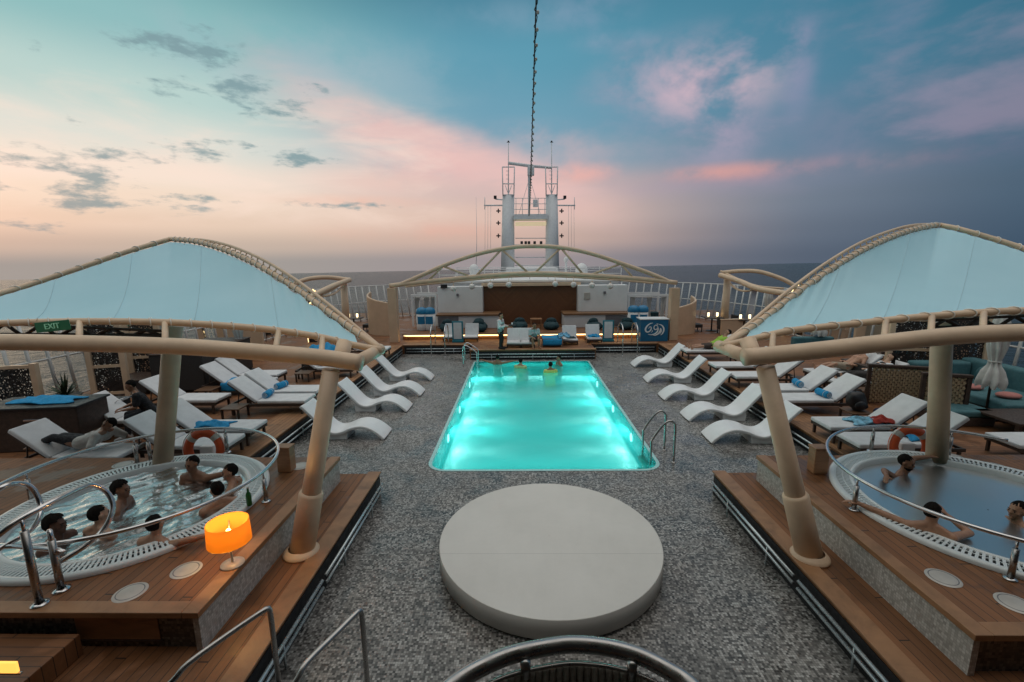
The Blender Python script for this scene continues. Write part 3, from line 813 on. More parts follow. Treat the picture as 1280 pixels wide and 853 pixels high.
# loose towels
def cloth(fn, name, label, cat, nu=18, nv=12, mat=BLUE, loc=None, group=None):
    m_ = MB(); m_.grid(fn, nu, nv); o = m_.build(name, mat, None, origin=loc or (0, 0, 0))
    sol = o.modifiers.new('thick', 'SOLIDIFY'); sol.thickness = .018; sol.offset = 1
    return tag(o, label, cat, group)
def heap(x, y, z, sx, sy, h, seed, label, mat=BLUE, name='crumpled_towel', cat='towel'):
    r_ = random.Random(seed); ph = [r_.uniform(0, 6) for _ in range(6)]
    def fn(u, v):
        a, b = u*2-1, v*2-1
        e = max(0, 1-(a*a+b*b)*.8)
        zz = h*(e**.6)*(.55+.3*math.sin(5*a+ph[0])*math.cos(4*b+ph[1])+.15*math.sin(11*a+7*b+ph[2]))
        return (x+sx*a*(1+.12*math.sin(4*b+ph[3])), y+sy*b*(1+.12*math.sin(4*a+ph[4])), z+max(.004, zz))
    return cloth(fn, name, label, cat, 22, 18, mat, (x, y, z))
SZ = ZT+.387
def drape(x0, x1, y0, y1, z, hang, label):
    def fn(u, v):
        yy = y0+(y1-y0)*u; zz = z+.012*math.sin(9*u+5*v)
        xx = x0+(x1-x0)*v
        if u < .3:
            yy = y0+.02*math.sin(8*v); zz = z-hang*(1-u/.3)
        return (xx+.02*math.sin(7*u), yy, zz+.012)
    return cloth(fn, 'draped_towel', label, 'towel', 16, 14, BLUE, (x0, y0, z))
drape(-8.7, -8.25, 12.62, 13.25, SZ+.02, .28, 'blue towel hanging over the edge of a lounger by the dark wall')
heap(-6.65, 9.2, SZ, .42, .18, .10, 3, 'blue towel lying along the lounger above the left lifebuoy')
heap(7.3, 9.2, SZ, .42, .2, .12, 5, 'pale blue towel with white spread on the lounger behind the right lifebuoy', pm('sky_blue_cloth', (.16, .36, .48), .9, var=.7, scale=9))
heap(7.45, 9.08, SZ+.05, .2, .15, .14, 8, 'red cloth crumpled among towels behind the right lifebuoy', pm('red_cloth', (.32, .03, .02), .9, var=.2, scale=9))
heap(7.6, 8.35, SZ, .28, .2, .12, 9, 'blue towel crumpled on the lounger beside the upright right post')
p = P(690, 434, ZT); drape(p.x-.42, p.x+.42, p.y-.05, p.y+1.0, ZT+.37, .30, 'bright blue towel draped over a low seat at the pool end')
heap(p.x+.55, p.y+.3, ZT+.39, .26, .24, .26, 12, 'blue and white towel bundle at the end of the draped towel', pm('blue_white_cloth', (.12, .32, .48), .9, var=.8, scale=12))
m_ = MB(); m_.span((p.x-.4, p.y+.02, ZT+.002), (p.x+.4, p.y+1.0, ZT+.355)); o = m_.build('low_seat', DWOOD, None, bevel=.02, origin=(p.x, p.y+.5, ZT)); tag(o, 'low dark seat under the bright blue draped towel', 'ottoman')
p = P(744, 430, ZT); heap(p.x, p.y+.45, ZT+.26, .26, .22, .14, 15, 'blue towels heaped on a lounger beside the far teal board')
p = P(714, 432, ZT); heap(p.x+.05, p.y+.45, ZT+.26, .2, .14, .08, 16, 'small dark cloth lying on the lounger past the blue towel', DTEAL, 'folded_garment', 'garment')
heap(-7.15, 16.2, 1.05, .55, .45, .28, 21, 'blue fabric piled high just above the left canopy beam', BLUE, 'piled_fabric', 'fabric')
m_ = MB(); m_.span((-7.8, 15.7, ZT+.002), (-6.5, 16.7, 1.045)); o = m_.build('storage_chest', RATTAN, None, bevel=.03, origin=(-7.15, 16.2, ZT)); tag(o, 'dark chest under the piled blue fabric', 'chest')

# low side tables
def side_table():
    root = thing('side_table', None, 'side table', group='low timber side tables between the loungers')
    m_ = MB(); m_.span((-.24, -.24, .27), (.24, .24, .30)); m_.build('table_top', woodplain('side_table_wood', (.12, .06, .03)), root, bevel=.006)
    for x in (-.2, .2):
        for y in (-.2, .2):
            l_ = MB(); l_.span((x-.02, y-.02, .002), (x+.02, y+.02, .27)); l_.build('leg', DWOOD, root)
    return root
stb = side_table(); u_ = False
for x, y, lab in ((-7.1, 10.75, 'low timber table in front of the towel pair loungers'), (-8.9, 12.4, 'low timber table below the hanging blue towel'),
                  (-7.0, 14.3, 'low timber table beside the lounger at the beam end'), (8.3, 13.15, 'low timber table by the couple on the right'), (9.3, 11.9, 'low timber table at the foot of the dark daybed'),
                  (-9.25, 9.15, 'low timber table between the man in black and the dark trolley'), (7.9, 16.2, 'low timber table behind the lime shirt person'), (7.75, 10.2, 'low timber table under the black backpack')):
    if not u_: stb.location = (x, y, ZT); stb['label'] = lab; u_ = True
    else: dup(stb, None, (x, y, ZT), 0, lab)

# ------------------------------------------------------------------ canopies
SEAMM = pm('sail_seam', (.50, .68, .75), .8, var=.05)
def canopy(side, label, front, beam, back, tip, ncoltop, backtop, base, bbase, lat):
    root = thing('shade_canopy', label, 'canopy', (base[0], base[1], ZT))
    q = lambda l: [Q(*k) for k in l]
    fr = resample(crv(q(front), 8), 60); bk1 = crv(q(back[0]), 8); bk2 = crv(q(back[1]), 8)
    bm_ = crv(q(beam), 8)
    # leaning post, sleeve, base flange
    top = Q(*ncoltop); b0 = Vector((base[0], base[1], ZT+.003))
    W().tube([b0+(top-b0)*t for t in (0, .97)], [.128, .102], 24).put('leaning_post', BEIGE, root)
    W().tube([b0+(top-b0)*t for t in (.02, .33, .345)], [.158, .150, .128], 24).put('post_sleeve', BEIGE, root)
    m_ = W(); m_.lathe([(.001, 0), (.225, 0), (.225, .03), (.20, .06), (.16, .09)], b0, 28); m_.put('post_flange', BEIGE, root)
    # upright post
    b1 = Vector((bbase[0], bbase[1], ZP+.004)); t1 = Q(*backtop)
    W().tube([b1, b1.lerp(t1, .5), t1], [.145, .14, .14], 24).put('upright_post', BEIGE, root)
    W().tube(bm_, .102, 20).put('main_beam', BEIGE, root)
    # short stub between beam and corner
    tipp = Q(*tip)
    dirv = Vector((0, .9, -.02))
    W().tube([tipp-dirv*.45, tipp+dirv*.5], .085, 20).put('corner_stub', BEIGE, root)
    sd = side
    st2 = top + Vector((-sd*.05, .1, -.02)); W().tube([st2, st2+Vector((0, .22, .22))], .095, 18).put('post_head', BEIGE, root)
    W().tube(fr, .046, 14).put('front_tube', BEIGE, root)
    W().tube(resample(bk1, 40), .046, 14).put('arched_tube', BEIGE, root)
    up = [v+Vector((0, .05, .13*math.sin(math.pi*min(1, i/(len(bk1)-1)*1.05)))) for i, v in enumerate(bk1)]
    W().tube(up, .026, 8).put('arched_top_chord', BEIGE, root)
    W().tube(resample(bk2, 40), .046, 14).put('rear_tube', BEIGE, root)
    # ties at the arched ladder
    m_ = W(); rb = resample(bk1, 34); ru = resample(up, 34)
    for a, b in zip(rb[2:-1], ru[2:-1]): W().tube([a, b], .012, 5).put('ladder_tie', BEIGE, root)
    # fabric
    bk = resample(bk1, 26)+resample(bk2, 34)[1:]
    nb = len(bk)-1
    frr = resample(fr, nb)
    def surf(u, v):
        f = u*nb; i = min(int(f), nb-1); t = f-i
        a = frr[i].lerp(frr[i+1], t); b = bk[i].lerp(bk[i+1], t)
        L = (b-a).length
        m0 = min(.45, .15/max(L, .05)); vv = m0+(1-2*m0)*v
        p = a.lerp(b, vv)
        p.z -= .20*math.sin(math.pi*vv)*math.sin(math.pi*min(1, u))
        # puckers where the fabric is pulled into the tip
        w_ = math.exp(-((u-.12)/.09)**2)
        p.z += .028*w_*math.sin(u*190)*(vv**1.5)
        p.z += .006*math.sin(u*230)*(math.exp(-vv*9)+math.exp(-(1-vv)*9))
        return p
    m_ = W(); m_.grid(lambda u, v: surf(.045+.955*u, v), 150, 26)
    o = m_.put('sail', SAIL, root); 
    for us in (.2, .36, .52, .68, .84):
        W().tube([surf(us, k/24)+Vector((0, -.002, .006)) for k in range(25)], .003, 5).put('seam', SEAMM, root)
    # lacing: loops of cord round the tubes, tied back to the fabric edge
    m_ = W()
    def loops(curve, r, step, edge):
        tot = sum((b-a).length for a, b in zip(curve, curve[1:])); n = int(tot/step)
        cc = resample(curve, n)
        for i in range(1, n):
            u = i/n
            t = (cc[min(n, i+1)]-cc[i-1]).normalized()
            ref = Vector((0, 0, 1)); a = (ref-t*ref.dot(t)).normalized(); b = t.cross(a)
            ring = [cc[i]+(a*math.cos(k*math.pi/6)+b*math.sin(k*math.pi/6))*(r+.008)+t*(.10*step/.2*math.sin(k*math.pi/6)*.4) for k in range(12)]
            m_ = W(); m_.tube(ring, .008, 5, closed=True)
            e = edge(u); m_.tube([ring[6], e], .0085, 4)
            m_.put('lacing_loop', ROPE, root)
    n1 = 26/nb
    loops(fr[3:], .046, .27, lambda u: surf(max(.05, u*.95+.05), 0.02))
    loops(bk1[4:], .046, .17, lambda u: surf(max(.06, n1*(.06+.94*u)), .985))
    loops(bk2, .046, .30, lambda u: surf(min(.99, n1+(1-n1)*u), .985))
    # struts between beam and front tube, rear lattice
    for px in lat[0]:
        a = min(fr, key=lambda k: abs(proj(k)[0]-px)); b = min(resample(bm_, 80), key=lambda k: abs(proj(k)[0]-px))
        W().tube([a, b], .036, 10).put('strut', BEIGE, root)
    la, lb = lat[1]
    m_ = W(); n = 12
    A = [Q(la[0]+(lb[0]-la[0])*i/n, la[1]+(lb[1]-la[1])*i/n, 6.7) for i in range(n+1)]
    B = [Q(la[0]+(lb[0]-la[0])*i/n, la[2]+(lb[2]-la[2])*i/n, 6.7) for i in range(n+1)]
    m_.tube(A, .022, 6); m_.tube(B, .05, 6)
    for i in range(n): m_.tube([A[i], B[i+1]] if i % 2 else [B[i], A[i+1]], .026, 6)
    m_.put('lattice_girder', DWOOD, root)
    return root
def proj(p):
    v = p-EYE; dd = v.dot(CF); return (640+F*v.dot(CR)/dd, 426.5-F*v.dot(CU)/dd)
CL = canopy(-1, 'pale blue shade sail on a tan steel frame over the bubbling hot tub', 
    [(478, 438, 6.2), (440, 431, 6.15), (400, 421.5, 6.1), (340, 412.5, 6.05), (270, 406.5, 6), (200, 403, 6), (100, 402, 6), (0, 404.5, 6), (-100, 410, 6), (-160, 416, 6)],
    [(452, 454, 5.4), (400, 447, 5.4), (300, 438.5, 5.4), (217, 433, 5.4), (100, 429.5, 5.4), (0, 428, 5.4), (-120, 430, 5.4)],
    [[(478, 438, 6.2), (440, 411, 6.55), (400, 382, 7.0), (360, 354, 7.5), (320, 330, 8.0), (280, 312, 8.6), (245, 302, 9.1), (213, 299, 9.5)],
     [(213, 299, 9.5), (160, 314.5, 9.0), (100, 335, 8.5), (40, 355, 8.0), (0, 367, 7.6), (-80, 391, 6.8), (-160, 416, 6)]],
    (462, 444, 6.0), (415, 455, 5.4), (217, 408, 7.43), (-2.92, 5.42), (-6.10, 7.18), ([403, 346, 205, 98, -40], ((205, 414, 421), (-60, 402, 420))))
CRT = canopy(1, 'pale blue shade sail on a tan steel frame over the calm hot tub',
    [(903, 433, 6.2), (939, 424.5, 6.15), (989, 413.5, 6.1), (1067, 405, 6.05), (1149, 396.5, 6), (1224, 391, 6), (1280, 388.5, 6), (1380, 389, 6), (1460, 395, 6)],
    [(930, 447, 5.3), (1005, 440, 5.3), (1099, 429.5, 5.3), (1192, 420, 5.3), (1280, 416, 5.3), (1400, 416, 5.3)],
    [[(903, 433, 6.2), (942, 407, 6.55), (989, 371, 7.0), (1036, 338, 7.5), (1083, 310, 8.1), (1130, 290.5, 8.8), (1161, 283, 9.3), (1175, 281.5, 9.5)],
     [(1175, 281.5, 9.5), (1205, 288, 9.1), (1280, 311, 8.4), (1350, 341, 7.6), (1420, 374, 6.7), (1460, 395, 6)]],
    (917, 440, 6.0), (955, 452, 5.35), (1178, 403, 7.35), (3.70, 5.33), (6.90, 7.2), ([965, 1105, 1162, 1226, 1330], ((1160, 401, 412), (1420, 388, 404))))

# ------------------------------------------------------------------ hot tubs
def hot_tub(s, label, wlabel, wmat):
    cx, cy, rx, ry = TUBS[s]; root = thing('hot_tub', label, 'hot tub', (cx, cy, ZP))
    sx = 1.0
    prof = [(rx+.02, .0045), (rx+.02, .045), (rx-.01, .062), (rx-.05, .06), (rx-.07, .052)]
    MB().lathe(prof, (0, 0, 0), 96).build('outer_rim', SHELL, root)
    # overflow grating: a dark channel with white bars across it
    MB().lathe([(rx-.06, .03), (rx-.07, .022), (rx-.24, .022), (rx-.25, .03)], (0, 0, 0), 96).build('gutter', DARK, root)
    m_ = MB(); n = 190
    for k in range(n):
        a = 2*math.pi*k/n
        m_.box(((rx-.155)*math.cos(a), (rx-.155)*math.sin(a), .045), (.18, .028, .014), (0, 0, a))
    m_.lathe([(rx-.16, .038), (rx-.16, .053), (rx-.148, .053), (rx-.148, .038)], (0, 0, 0), 96, True)
    m_.build('overflow_grating', SHELL, root)
    MB().lathe([(rx-.235, .03), (rx-.24, .056), (rx-.28, .058), (rx-.30, .04), (rx-.33, -.12), (rx-.36, -.40), (rx-.62, -.43), (rx-.66, -.80), (.01, -.80)], (0, 0, 0), 96).build('basin', SHELL, root)
    w = MB(); w.lathe([(.01, 0), (rx*.5, 0), (rx-.285, 0)], (0, 0, 0), 96)
    if s < 0:
        w = MB(); rr = rx-.285
        def fn(u, v):
            r = rr*math.sqrt(u) if u else .001; a = 2*math.pi*v
            x, y = r*math.cos(a), r*math.sin(a)
            h = .010*math.sin(9*x+4*math.sin(5*y))+.010*math.sin(11*y+3*math.sin(7*x))+.007*math.sin(23*x-17*y)
            return (x, y, h*min(1, (1-u)*12))
        w.grid(fn, 60, 120)
    wo = w.build('hot_tub_water', wmat); wo.location = (cx, cy, ZP-.035 if s > 0 else ZP-.02); wo['kind'] = 'structure'
    return root
hot_tub(-1, 'round white hot tub full of bubbling water and bathers, with overflow grating', '', TUBW_FOAM)
hot_tub(1, 'round white hot tub with calm teal water and three bathers', '', TUBW_CALM)

# guard rails round the tubs
def guard_ring(label, cx, cy, r, z, a0, a1, posts, tail=None, lean=.0):
    root = thing('guard_rail', label, 'railing', (cx, cy, ZP))
    pts = [Vector((cx+r*math.cos(R(a)), cy+r*math.sin(R(a)), z)) for a in [a0+(a1-a0)*k/64 for k in range(65)]]
    if tail: pts += [Vector(t) for t in tail]
    W().tube(pts, .024, 12).put('top_rail', STEEL, root)
    for a in posts:
        rr = r+.035
        b = Vector((cx+r*math.cos(R(a)), cy+r*math.sin(R(a)), ZP+.005)); t = Vector((b.x, b.y, z-.02))
        pr_ = W().tube([b, b.lerp(t, .80)], .03, 12).put('rail_post', DSTEEL, root)
        m_ = W(); m_.tube([b.lerp(t, .78), t], .013, 8); m_.put('post_pin', STEEL, root)
        m_ = W(); m_.lathe([(.001, .0), (.06, 0), (.06, .012), (.03, .02)], b, 16); m_.put('foot_plate', STEEL, root)
    return root
LX, LY, LR = -5.33, 5.93, 1.70
guard_ring('curved steel guard rail round the bubbling hot tub', LX, LY, LR, 1.31, -108, 232, [0, 88, 128, 134, 180, 215])
guard_ring('curved steel guard rail round the calm hot tub', 6.3, 5.75, 1.84, 1.31, 285, 40, [180+2, 96, 230, 60])
# grab rails at the boarding side of the left tub
def bent_rail(name, label, cat, pts, r=.024, posts=(), mat=STEEL, zb=ZP, group=None, rad=6):
    base = Vector((pts[0][0], pts[0][1], zb)) if not posts else Vector((posts[0][0], posts[0][1], zb))
    root = thing(name, label, cat, tuple(base), 0, group)
    W().tube(crv(pts, rad), r, 12).put('rail_tube', mat, root)
    for x, y, zt in posts:
        W().tube([(x, y, zb+.004), (x, y, zt-.12)], .034, 14).put('rail_post', DSTEEL, root)
        W().tube([(x, y, zt-.14), (x, y, zt)], .015, 8).put('post_pin', mat, root)
        m_ = W(); m_.lathe([(.001, .0), (.075, 0), (.075, .012), (.04, .022)], (x, y, zb+.004), 18); m_.put('foot_plate', mat, root)
    return root
def path(l): return [Q(*k) for k in l]
pb = P(50, 756, ZP); pc = P(77, 738, ZP)
bent_rail('grab_rail', 'looping steel grab rail with a tall post over the near tub edge', 'grab rail',
    path([(-40, 700, 3.75), (0, 668, 3.85), (23, 651, 3.95), (59, 631, 4.15), (101, 610, 4.5), (117, 607, 4.62), (133, 615, 4.7), (141, 630, 4.68), (138, 647, 4.6), (127, 665, 4.5), (105, 684, 4.35), (74, 703, 4.22)]),
    .027, [(pb.x, pb.y, Q(25, 650, pb.y).z)])
bent_rail('grab_rail', 'second steel grab rail curling back at the left picture edge', 'grab rail',
    path([(-40, 640, 4.2), (0, 611, 4.35), (23, 604.5, 4.5), (40, 610, 4.58), (50, 628, 4.58), (50, 644, 4.5), (40, 661, 4.4), (23, 673, 4.3), (0, 686, 4.2), (-40, 706, 4.0)]), .026)
tp = Q(62, 662, pc.y)
bent_rail('rail_end_post', 'steel post ending the guard rail at the near side of the bubbling tub', 'rail post', [Vector((pc.x, pc.y, tp.z-.01)), Vector((pc.x+.01, pc.y+.0, tp.z-.25)), Vector((pc.x+.04, pc.y+.01, 1.31)), Vector((LX+LR*math.cos(R(-104)), LY+LR*math.sin(R(-104)), 1.31))], .024, [(pc.x, pc.y, tp.z)], rad=3)

# metal cover discs in the tub decks
for px, v, z, lab in ((163, 741, ZP, 'oval-looking metal disc nearest the plinth corner by the bubbling tub'), (233, 713, ZP, 'metal disc below the reflected orange lamp on the tub deck'), (154, 581, ZP, 'metal disc behind the bubbling tub, farther from the upright post'), (201, 570, ZP, 'metal disc beside the foot of the upright left post'),
                      (1179, 723, ZP, 'metal disc in the wet teak below the calm tub rim'), (1269, 755, ZP, 'metal disc at the picture edge below the calm tub'), (1190, 571, ZP, 'metal disc beside the foot of the upright right post'), (1243, 583, ZP, 'metal disc behind the calm tub near the picture edge'), (375, 583, ZP, 'metal disc beside the timber post at the left plinth end')):
    p = P(px, v, z); root = thing('floor_disc', lab, 'floor disc', (p.x, p.y, z), 0, 'round metal discs set in the hot tub decks')
    MB().lathe([(.001, .010), (.13, .010), (.15, .006), (.152, .004)], n=32).build('plate', BRASS, root)
    MB().lathe([(.125, .0105), (.12, .013), (.115, .0105)], n=32).build('seam_ring', GREYP, root)
# timber posts at the plinth ends
for px, v, lab in ((359, 588, 'short square timber post at the pool end of the left tub deck'), (1021, 590, 'short square timber post at the pool end of the right tub deck')):
    p = P(px, v, ZP); root = thing('timber_post', lab, 'post', (p.x, p.y, ZP))
    MB().span((-.11, -.09, .005), (.11, .09, .40)).build('shaft', TEAKT, root, bevel=.01)
    MB().span((-.12, -.10, .40), (.12, .10, .43)).build('cap', TEAKT, root, bevel=.008)
# lifebuoys on their stands
for px, v, lab in ((255, 556, 'orange lifebuoy with grey bands behind the bubbling tub'), (1138, 556, 'orange lifebuoy with grey bands behind the calm tub')):
    c_ = Q(px, v, 7.75); root = thing('lifebuoy', lab, 'lifebuoy', (c_.x, c_.y, ZT))
    RZ = 1.0
    def ring(a, rr=.0): return Vector((.30*math.cos(a), .05*math.sin(a), .46+.30*math.sin(a)))
    MB().tube([ring(2*PI*k/48) for k in range(48)], .078, 14, closed=True).build('buoy_ring', ORANGE, root)
    for a in (45, 135, 225, 315):
        m_ = MB(); m_.tube([ring(R(a-9)), ring(R(a)), ring(R(a+9))], .0805, 14, caps=False); m_.build('reflective_band', BRASS, root)
    m_ = MB(); m_.tube([Vector((.395*math.cos(a), .05*math.sin(a)-.02, .46+.395*math.sin(a)))*1 for a in [2*PI*k/40 for k in range(40)]], .009, 5, closed=True); m_.build('grab_line', ROPE, root)
    m_ = MB(); m_.span((-.42, -.16, .004), (.42, .16, .14)); m_.build('buoy_stand', WHITE, root, bevel=.01)
    m_ = MB(); m_.span((-.12, .02, .142), (.12, .14, .50)); m_.build('line_box', WHITE, root, bevel=.02)

# reflected window lamp built as a solid lamp, and bottle on the left tub deck
p = P(291, 706, ZP); root = thing('reflected_lamp', 'window reflection of an orange drum lamp, built as a glowing lamp at the edge of the left tub deck', 'lamp reflection', (p.x, p.y, ZP))
m_ = MB(); m_.lathe([(.001, .006), (.12, .006), (.12, .02), (.02, .034), (.001, .034)], n=32); m_.build('lamp_base', BRASS, root)
m_ = MB(); m_.tube([(0, 0, .03), (0, 0, .34)], .012, 10); m_.build('stem', BRASS, root)
SHADE = None
m, nt, b = newmat('reflected_shade_glow')
pz = coord(nt, 'Object')
wv = nt.noise(nt.mapping(pz, (60, 60, 260)), 1, 2)
b.inputs['Base Color'].default_value = (.75, .30, .05, 1); b.inputs['Roughness'].default_value = .9
b.inputs['Emission Color'].default_value = (1.0, .40, .03, 1); nt.link(nt.smooth(wv, .3, .7, .34, .46), b.inputs['Emission Strength'])
tr = nt.new('ShaderNodeBsdfTranslucent'); tr.inputs[0].default_value = (1.0, .56, .11, 1)
mxs = nt.new('ShaderNodeMixShader'); mxs.inputs[0].default_value = .6
nt.link(b.outputs[0], mxs.inputs[1]); nt.link(tr.outputs[0], mxs.inputs[2]); nt.link(mxs.outputs[0], nt.n['Material Output'].inputs[0])
SHADE = m
m_ = MB(); m_.lathe([(.215, .29), (.22, .29), (.212, .53), (.207, .53), (.207, .525), (.215, .295)], n=48); m_.build('lamp_shade', SHADE, root)
MB().sphere((0, 0, .40), (.03, .03, .042), 14, 10).build('bulb', emat('lamp_bulb', (1.0, .72, .34), 8.0), root)
m_ = MB()
for a in (0, 2.1, 4.2): m_.tube([(0, 0, .34), (.208*math.cos(a), .208*math.sin(a), .44)], .005, 5)
m_.build('shade_spider', BRASS, root)
ll = bpy.data.lights.new('reflected_lamp_bulb', 'POINT'); ll.energy = 13; ll.color = (1, .60, .22); ll.shadow_soft_size = .04
lo = bpy.data.objects.new('reflected_lamp_bulb', ll); COL.objects.link(lo); lo.location = (p.x, p.y, ZP+.46)
p = P(312, 632, ZP+.06); root = thing('glass_bottle', 'small green bottle on the tub rim behind the reflected orange lamp', 'bottle', (p.x, p.y, ZP+.062))
MB().lathe([(.001, .001), (.033, .001), (.035, .02), (.035, .15), (.03, .175), (.014, .20), (.013, .26)], n=20).build('bottle_body', GREEN, root)
MB().lathe([(.0145, .255), (.0145, .27), (.001, .27)], n=16).build('bottle_cap', BRASS, root)
# step light in the boarding step
p = Q(6, 836, 2.58); root = thing('step_light', 'glowing orange step light in the boarding step at the lower left', 'step light', (p.x, 2.58, p.z))
MB().span((-.075, .0, -.04), (.075, .022, .04)).build('lens', STEPGLOW, root, bevel=.005)
MB().span((-.09, .005, -.055), (.09, .021, -.042)).build('bezel', DSTEEL, root)
# access hatch panel at the plinth front
root = thing('access_panel', 'framed timber access panel low on the left plinth front', 'panel', (-4.05, 3.93, .62))
MB().span((-.42, -.012, -.13), (.42, -.002, .13)).build('panel_board', TEAKT, root, bevel=.004)
m_ = MB(); m_.span((-.45, -.02, .131), (.45, -.002, .15)); m_.span((-.45, -.02, -.15), (.45, -.002, -.131)); m_.build('panel_frame', DWOOD, root)

# ------------------------------------------------------------------ pool ladders and stair rails
def arch_ladder(label, spots, zt, flip, steps, mat=DSTEEL):
    """spots: two (front foot, rear foot) px pairs on the floor"""
    a = P(*spots[0], 0); root = thing('pool_ladder', label, 'pool ladder', (a.x, a.y, 0))
    return root
root = thing('pool_ladder', 'steel pool ladder with two arched grab rails at the near right pool corner', 'pool ladder', (2.85, 9.3, 0))
for y in (9.0, 9.62):
    pts = [(2.72, y, -.75), (2.72, y, .35), (2.74, y, .50), (2.92, y, .78), (3.06, y, .90), (3.17, y, .86), (3.2, y, .74), (3.2, y, .35), (3.2, y, .002)]
    W().tube(crv(pts, 5), .023, 12).put('grab_rail', DSTEEL, root)
    m_ = W(); m_.lathe([(.001, .003), (.055, .003), (.055, .012), (.025, .02)], (3.2, y, 0), 16); m_.put('foot_plate', DSTEEL, root)
for z_ in (-.14, -.42, -.70):
    W().span((2.60, 9.02, z_-.02), (2.76, 9.60, z_+.02)).put('tread', TEAKT, root, bevel=.006)
root = thing('pool_ladder', 'thin pale pool ladder at the far left pool corner', 'pool ladder', (-1.95, 18.3, 0))
for y in (17.75, 18.35):
    pts = [(-1.72, y, -.7), (-1.72, y, .45), (-1.76, y, .62), (-2.0, y, .80), (-2.15, y, .88), (-2.26, y, .82), (-2.28, y, .70), (-2.28, y, .002)]
    W().tube(crv(pts, 5), .023, 10).put('grab_rail', STEEL, root)
for z_ in (-.14, -.42): W().span((-1.78, 17.77, z_-.02), (-1.62, 18.33, z_+.02)).put('tread', TEAKT, root)
# hooped handrails at the back steps
for px, lab in ((541, 'hooped steel step rail at the left back corner, outer one'), (558, 'hooped steel step rail at the left back corner, inner one'), (776, 'hooped steel step rail at the right back corner, inner one'), (794, 'hooped steel step rail beside the blue counter')):
    p = Q(px, 440, 20.1); q_ = 1 if px < 640 else -1
    root = thing('step_rail', lab, 'handrail', (p.x, 20.1, 0), 0, 'hooped handrails at the back steps')
    pts = [(0, -.35, .002), (0, -.35, .95), (-.0, -.25, 1.22), (-.0, .0, 1.36), (-.0, .35, 1.36), (0, .62, 1.22), (0, .7, 1.0), (0, .7, ZT+.002)]
    MB().tube(crv(pts, 5), .025, 10).build('rail_tube', STEEL, root)
    MB().lathe([(.001, .003), (.06, .003), (.06, .014), (.03, .02)], (0, -.35, 0), 14).build('foot_plate', STEEL, root)
# stair handrails in the foreground
for pts, foot, lab in (([(160, 900, 2.75), (214, 853, 2.9), (236, 829, 3.0), (290, 790, 3.25), (333, 761, 3.45)], 345, 'dull steel stair handrail at the bottom left, in front of the step edge'),
                       ([(330, 900, 2.6), (369, 853, 2.75), (383, 829, 2.85), (420, 792, 3.1), (448, 764, 3.3)], 455, 'dull steel stair handrail standing on the mosaic, left of the round platform')):
    pp = path(pts); e = pp[-1]; zb = ZT if foot == 345 else 0
    root = thing('stair_handrail', lab, 'handrail', (e.x, e.y, zb+.003))
    W().tube(crv(pp[:4]+[e.lerp(pp[3], .03)], 4)+[e+Vector((.012, .012, -.006)), e+Vector((.02, .015, -.03)), Vector((e.x+.022, e.y+.015, e.z-.2)), Vector((e.x+.022, e.y+.015, zb+.003))], .022, 12).put('rail_tube', DSTEEL, root)
    b_ = pp[1]; W().tube([b_, (b_.x, b_.y, zb+.003)], .02, 10).put('rail_post', DSTEEL, root)
    m_ = W(); m_.lathe([(.001, .0), (.05, 0), (.05, .01), (.025, .02)], (e.x+.022, e.y+.015, zb+.003), 14); m_.put('foot_plate', DSTEEL, root)
# curved balcony rail with woven infill
top = path([(520, 900, 1.30), (566, 853, 1.42), (600, 833, 1.49), (640, 818, 1.55), (690, 809, 1.59), (720, 808, 1.60), (760, 812, 1.585), (800, 822, 1.545), (840, 838, 1.475), (865, 853, 1.42), (905, 900, 1.30)])
zr = sum(p.z for p in top[2:-2])/len(top[2:-2])
ct = crv([(p.x, p.y, zr) for p in top], 6)
root = thing('balcony_rail', 'curved brushed steel balcony rail with woven infill in front of the round platform', 'railing', (ct[len(ct)//2].x, ct[len(ct)//2].y-.3, 2.602))
W().tube(ct, .032, 18).put('top_rail', DSTEEL, root)
inn = [p+Vector((0, -.045, -.045)) for p in ct]
W().tube(inn, .010, 8).put('lower_rail', DSTEEL, root)
WEAVE = pm('woven_cane', (.21, .19, .16), .7, var=.3, scale=40)
m_ = W(); ns = 90; ii = resample(inn, ns)
for i in range(1, ns):
    if i % 2: m_.tube([ii[i], ii[i]+Vector((0, .0, -.70))], .020, 6)
for zz in [-.06-.05*k for k in range(12)]:
    m_.tube([q+Vector((0, .012*(1 if (i % 4) else -1), zz)) for i, q in enumerate(ii)], .008, 4)
m_.put('woven_infill', WEAVE, root)
m_ = W(); n_ = len(inn)
for i in (int(n_*.34), int(n_*.66)):
    q_ = inn[i]; W().tube([q_+Vector((0, 0, .05)), (q_.x, q_.y, 2.604)], .02, 10).put('rail_post', DSTEEL, root)

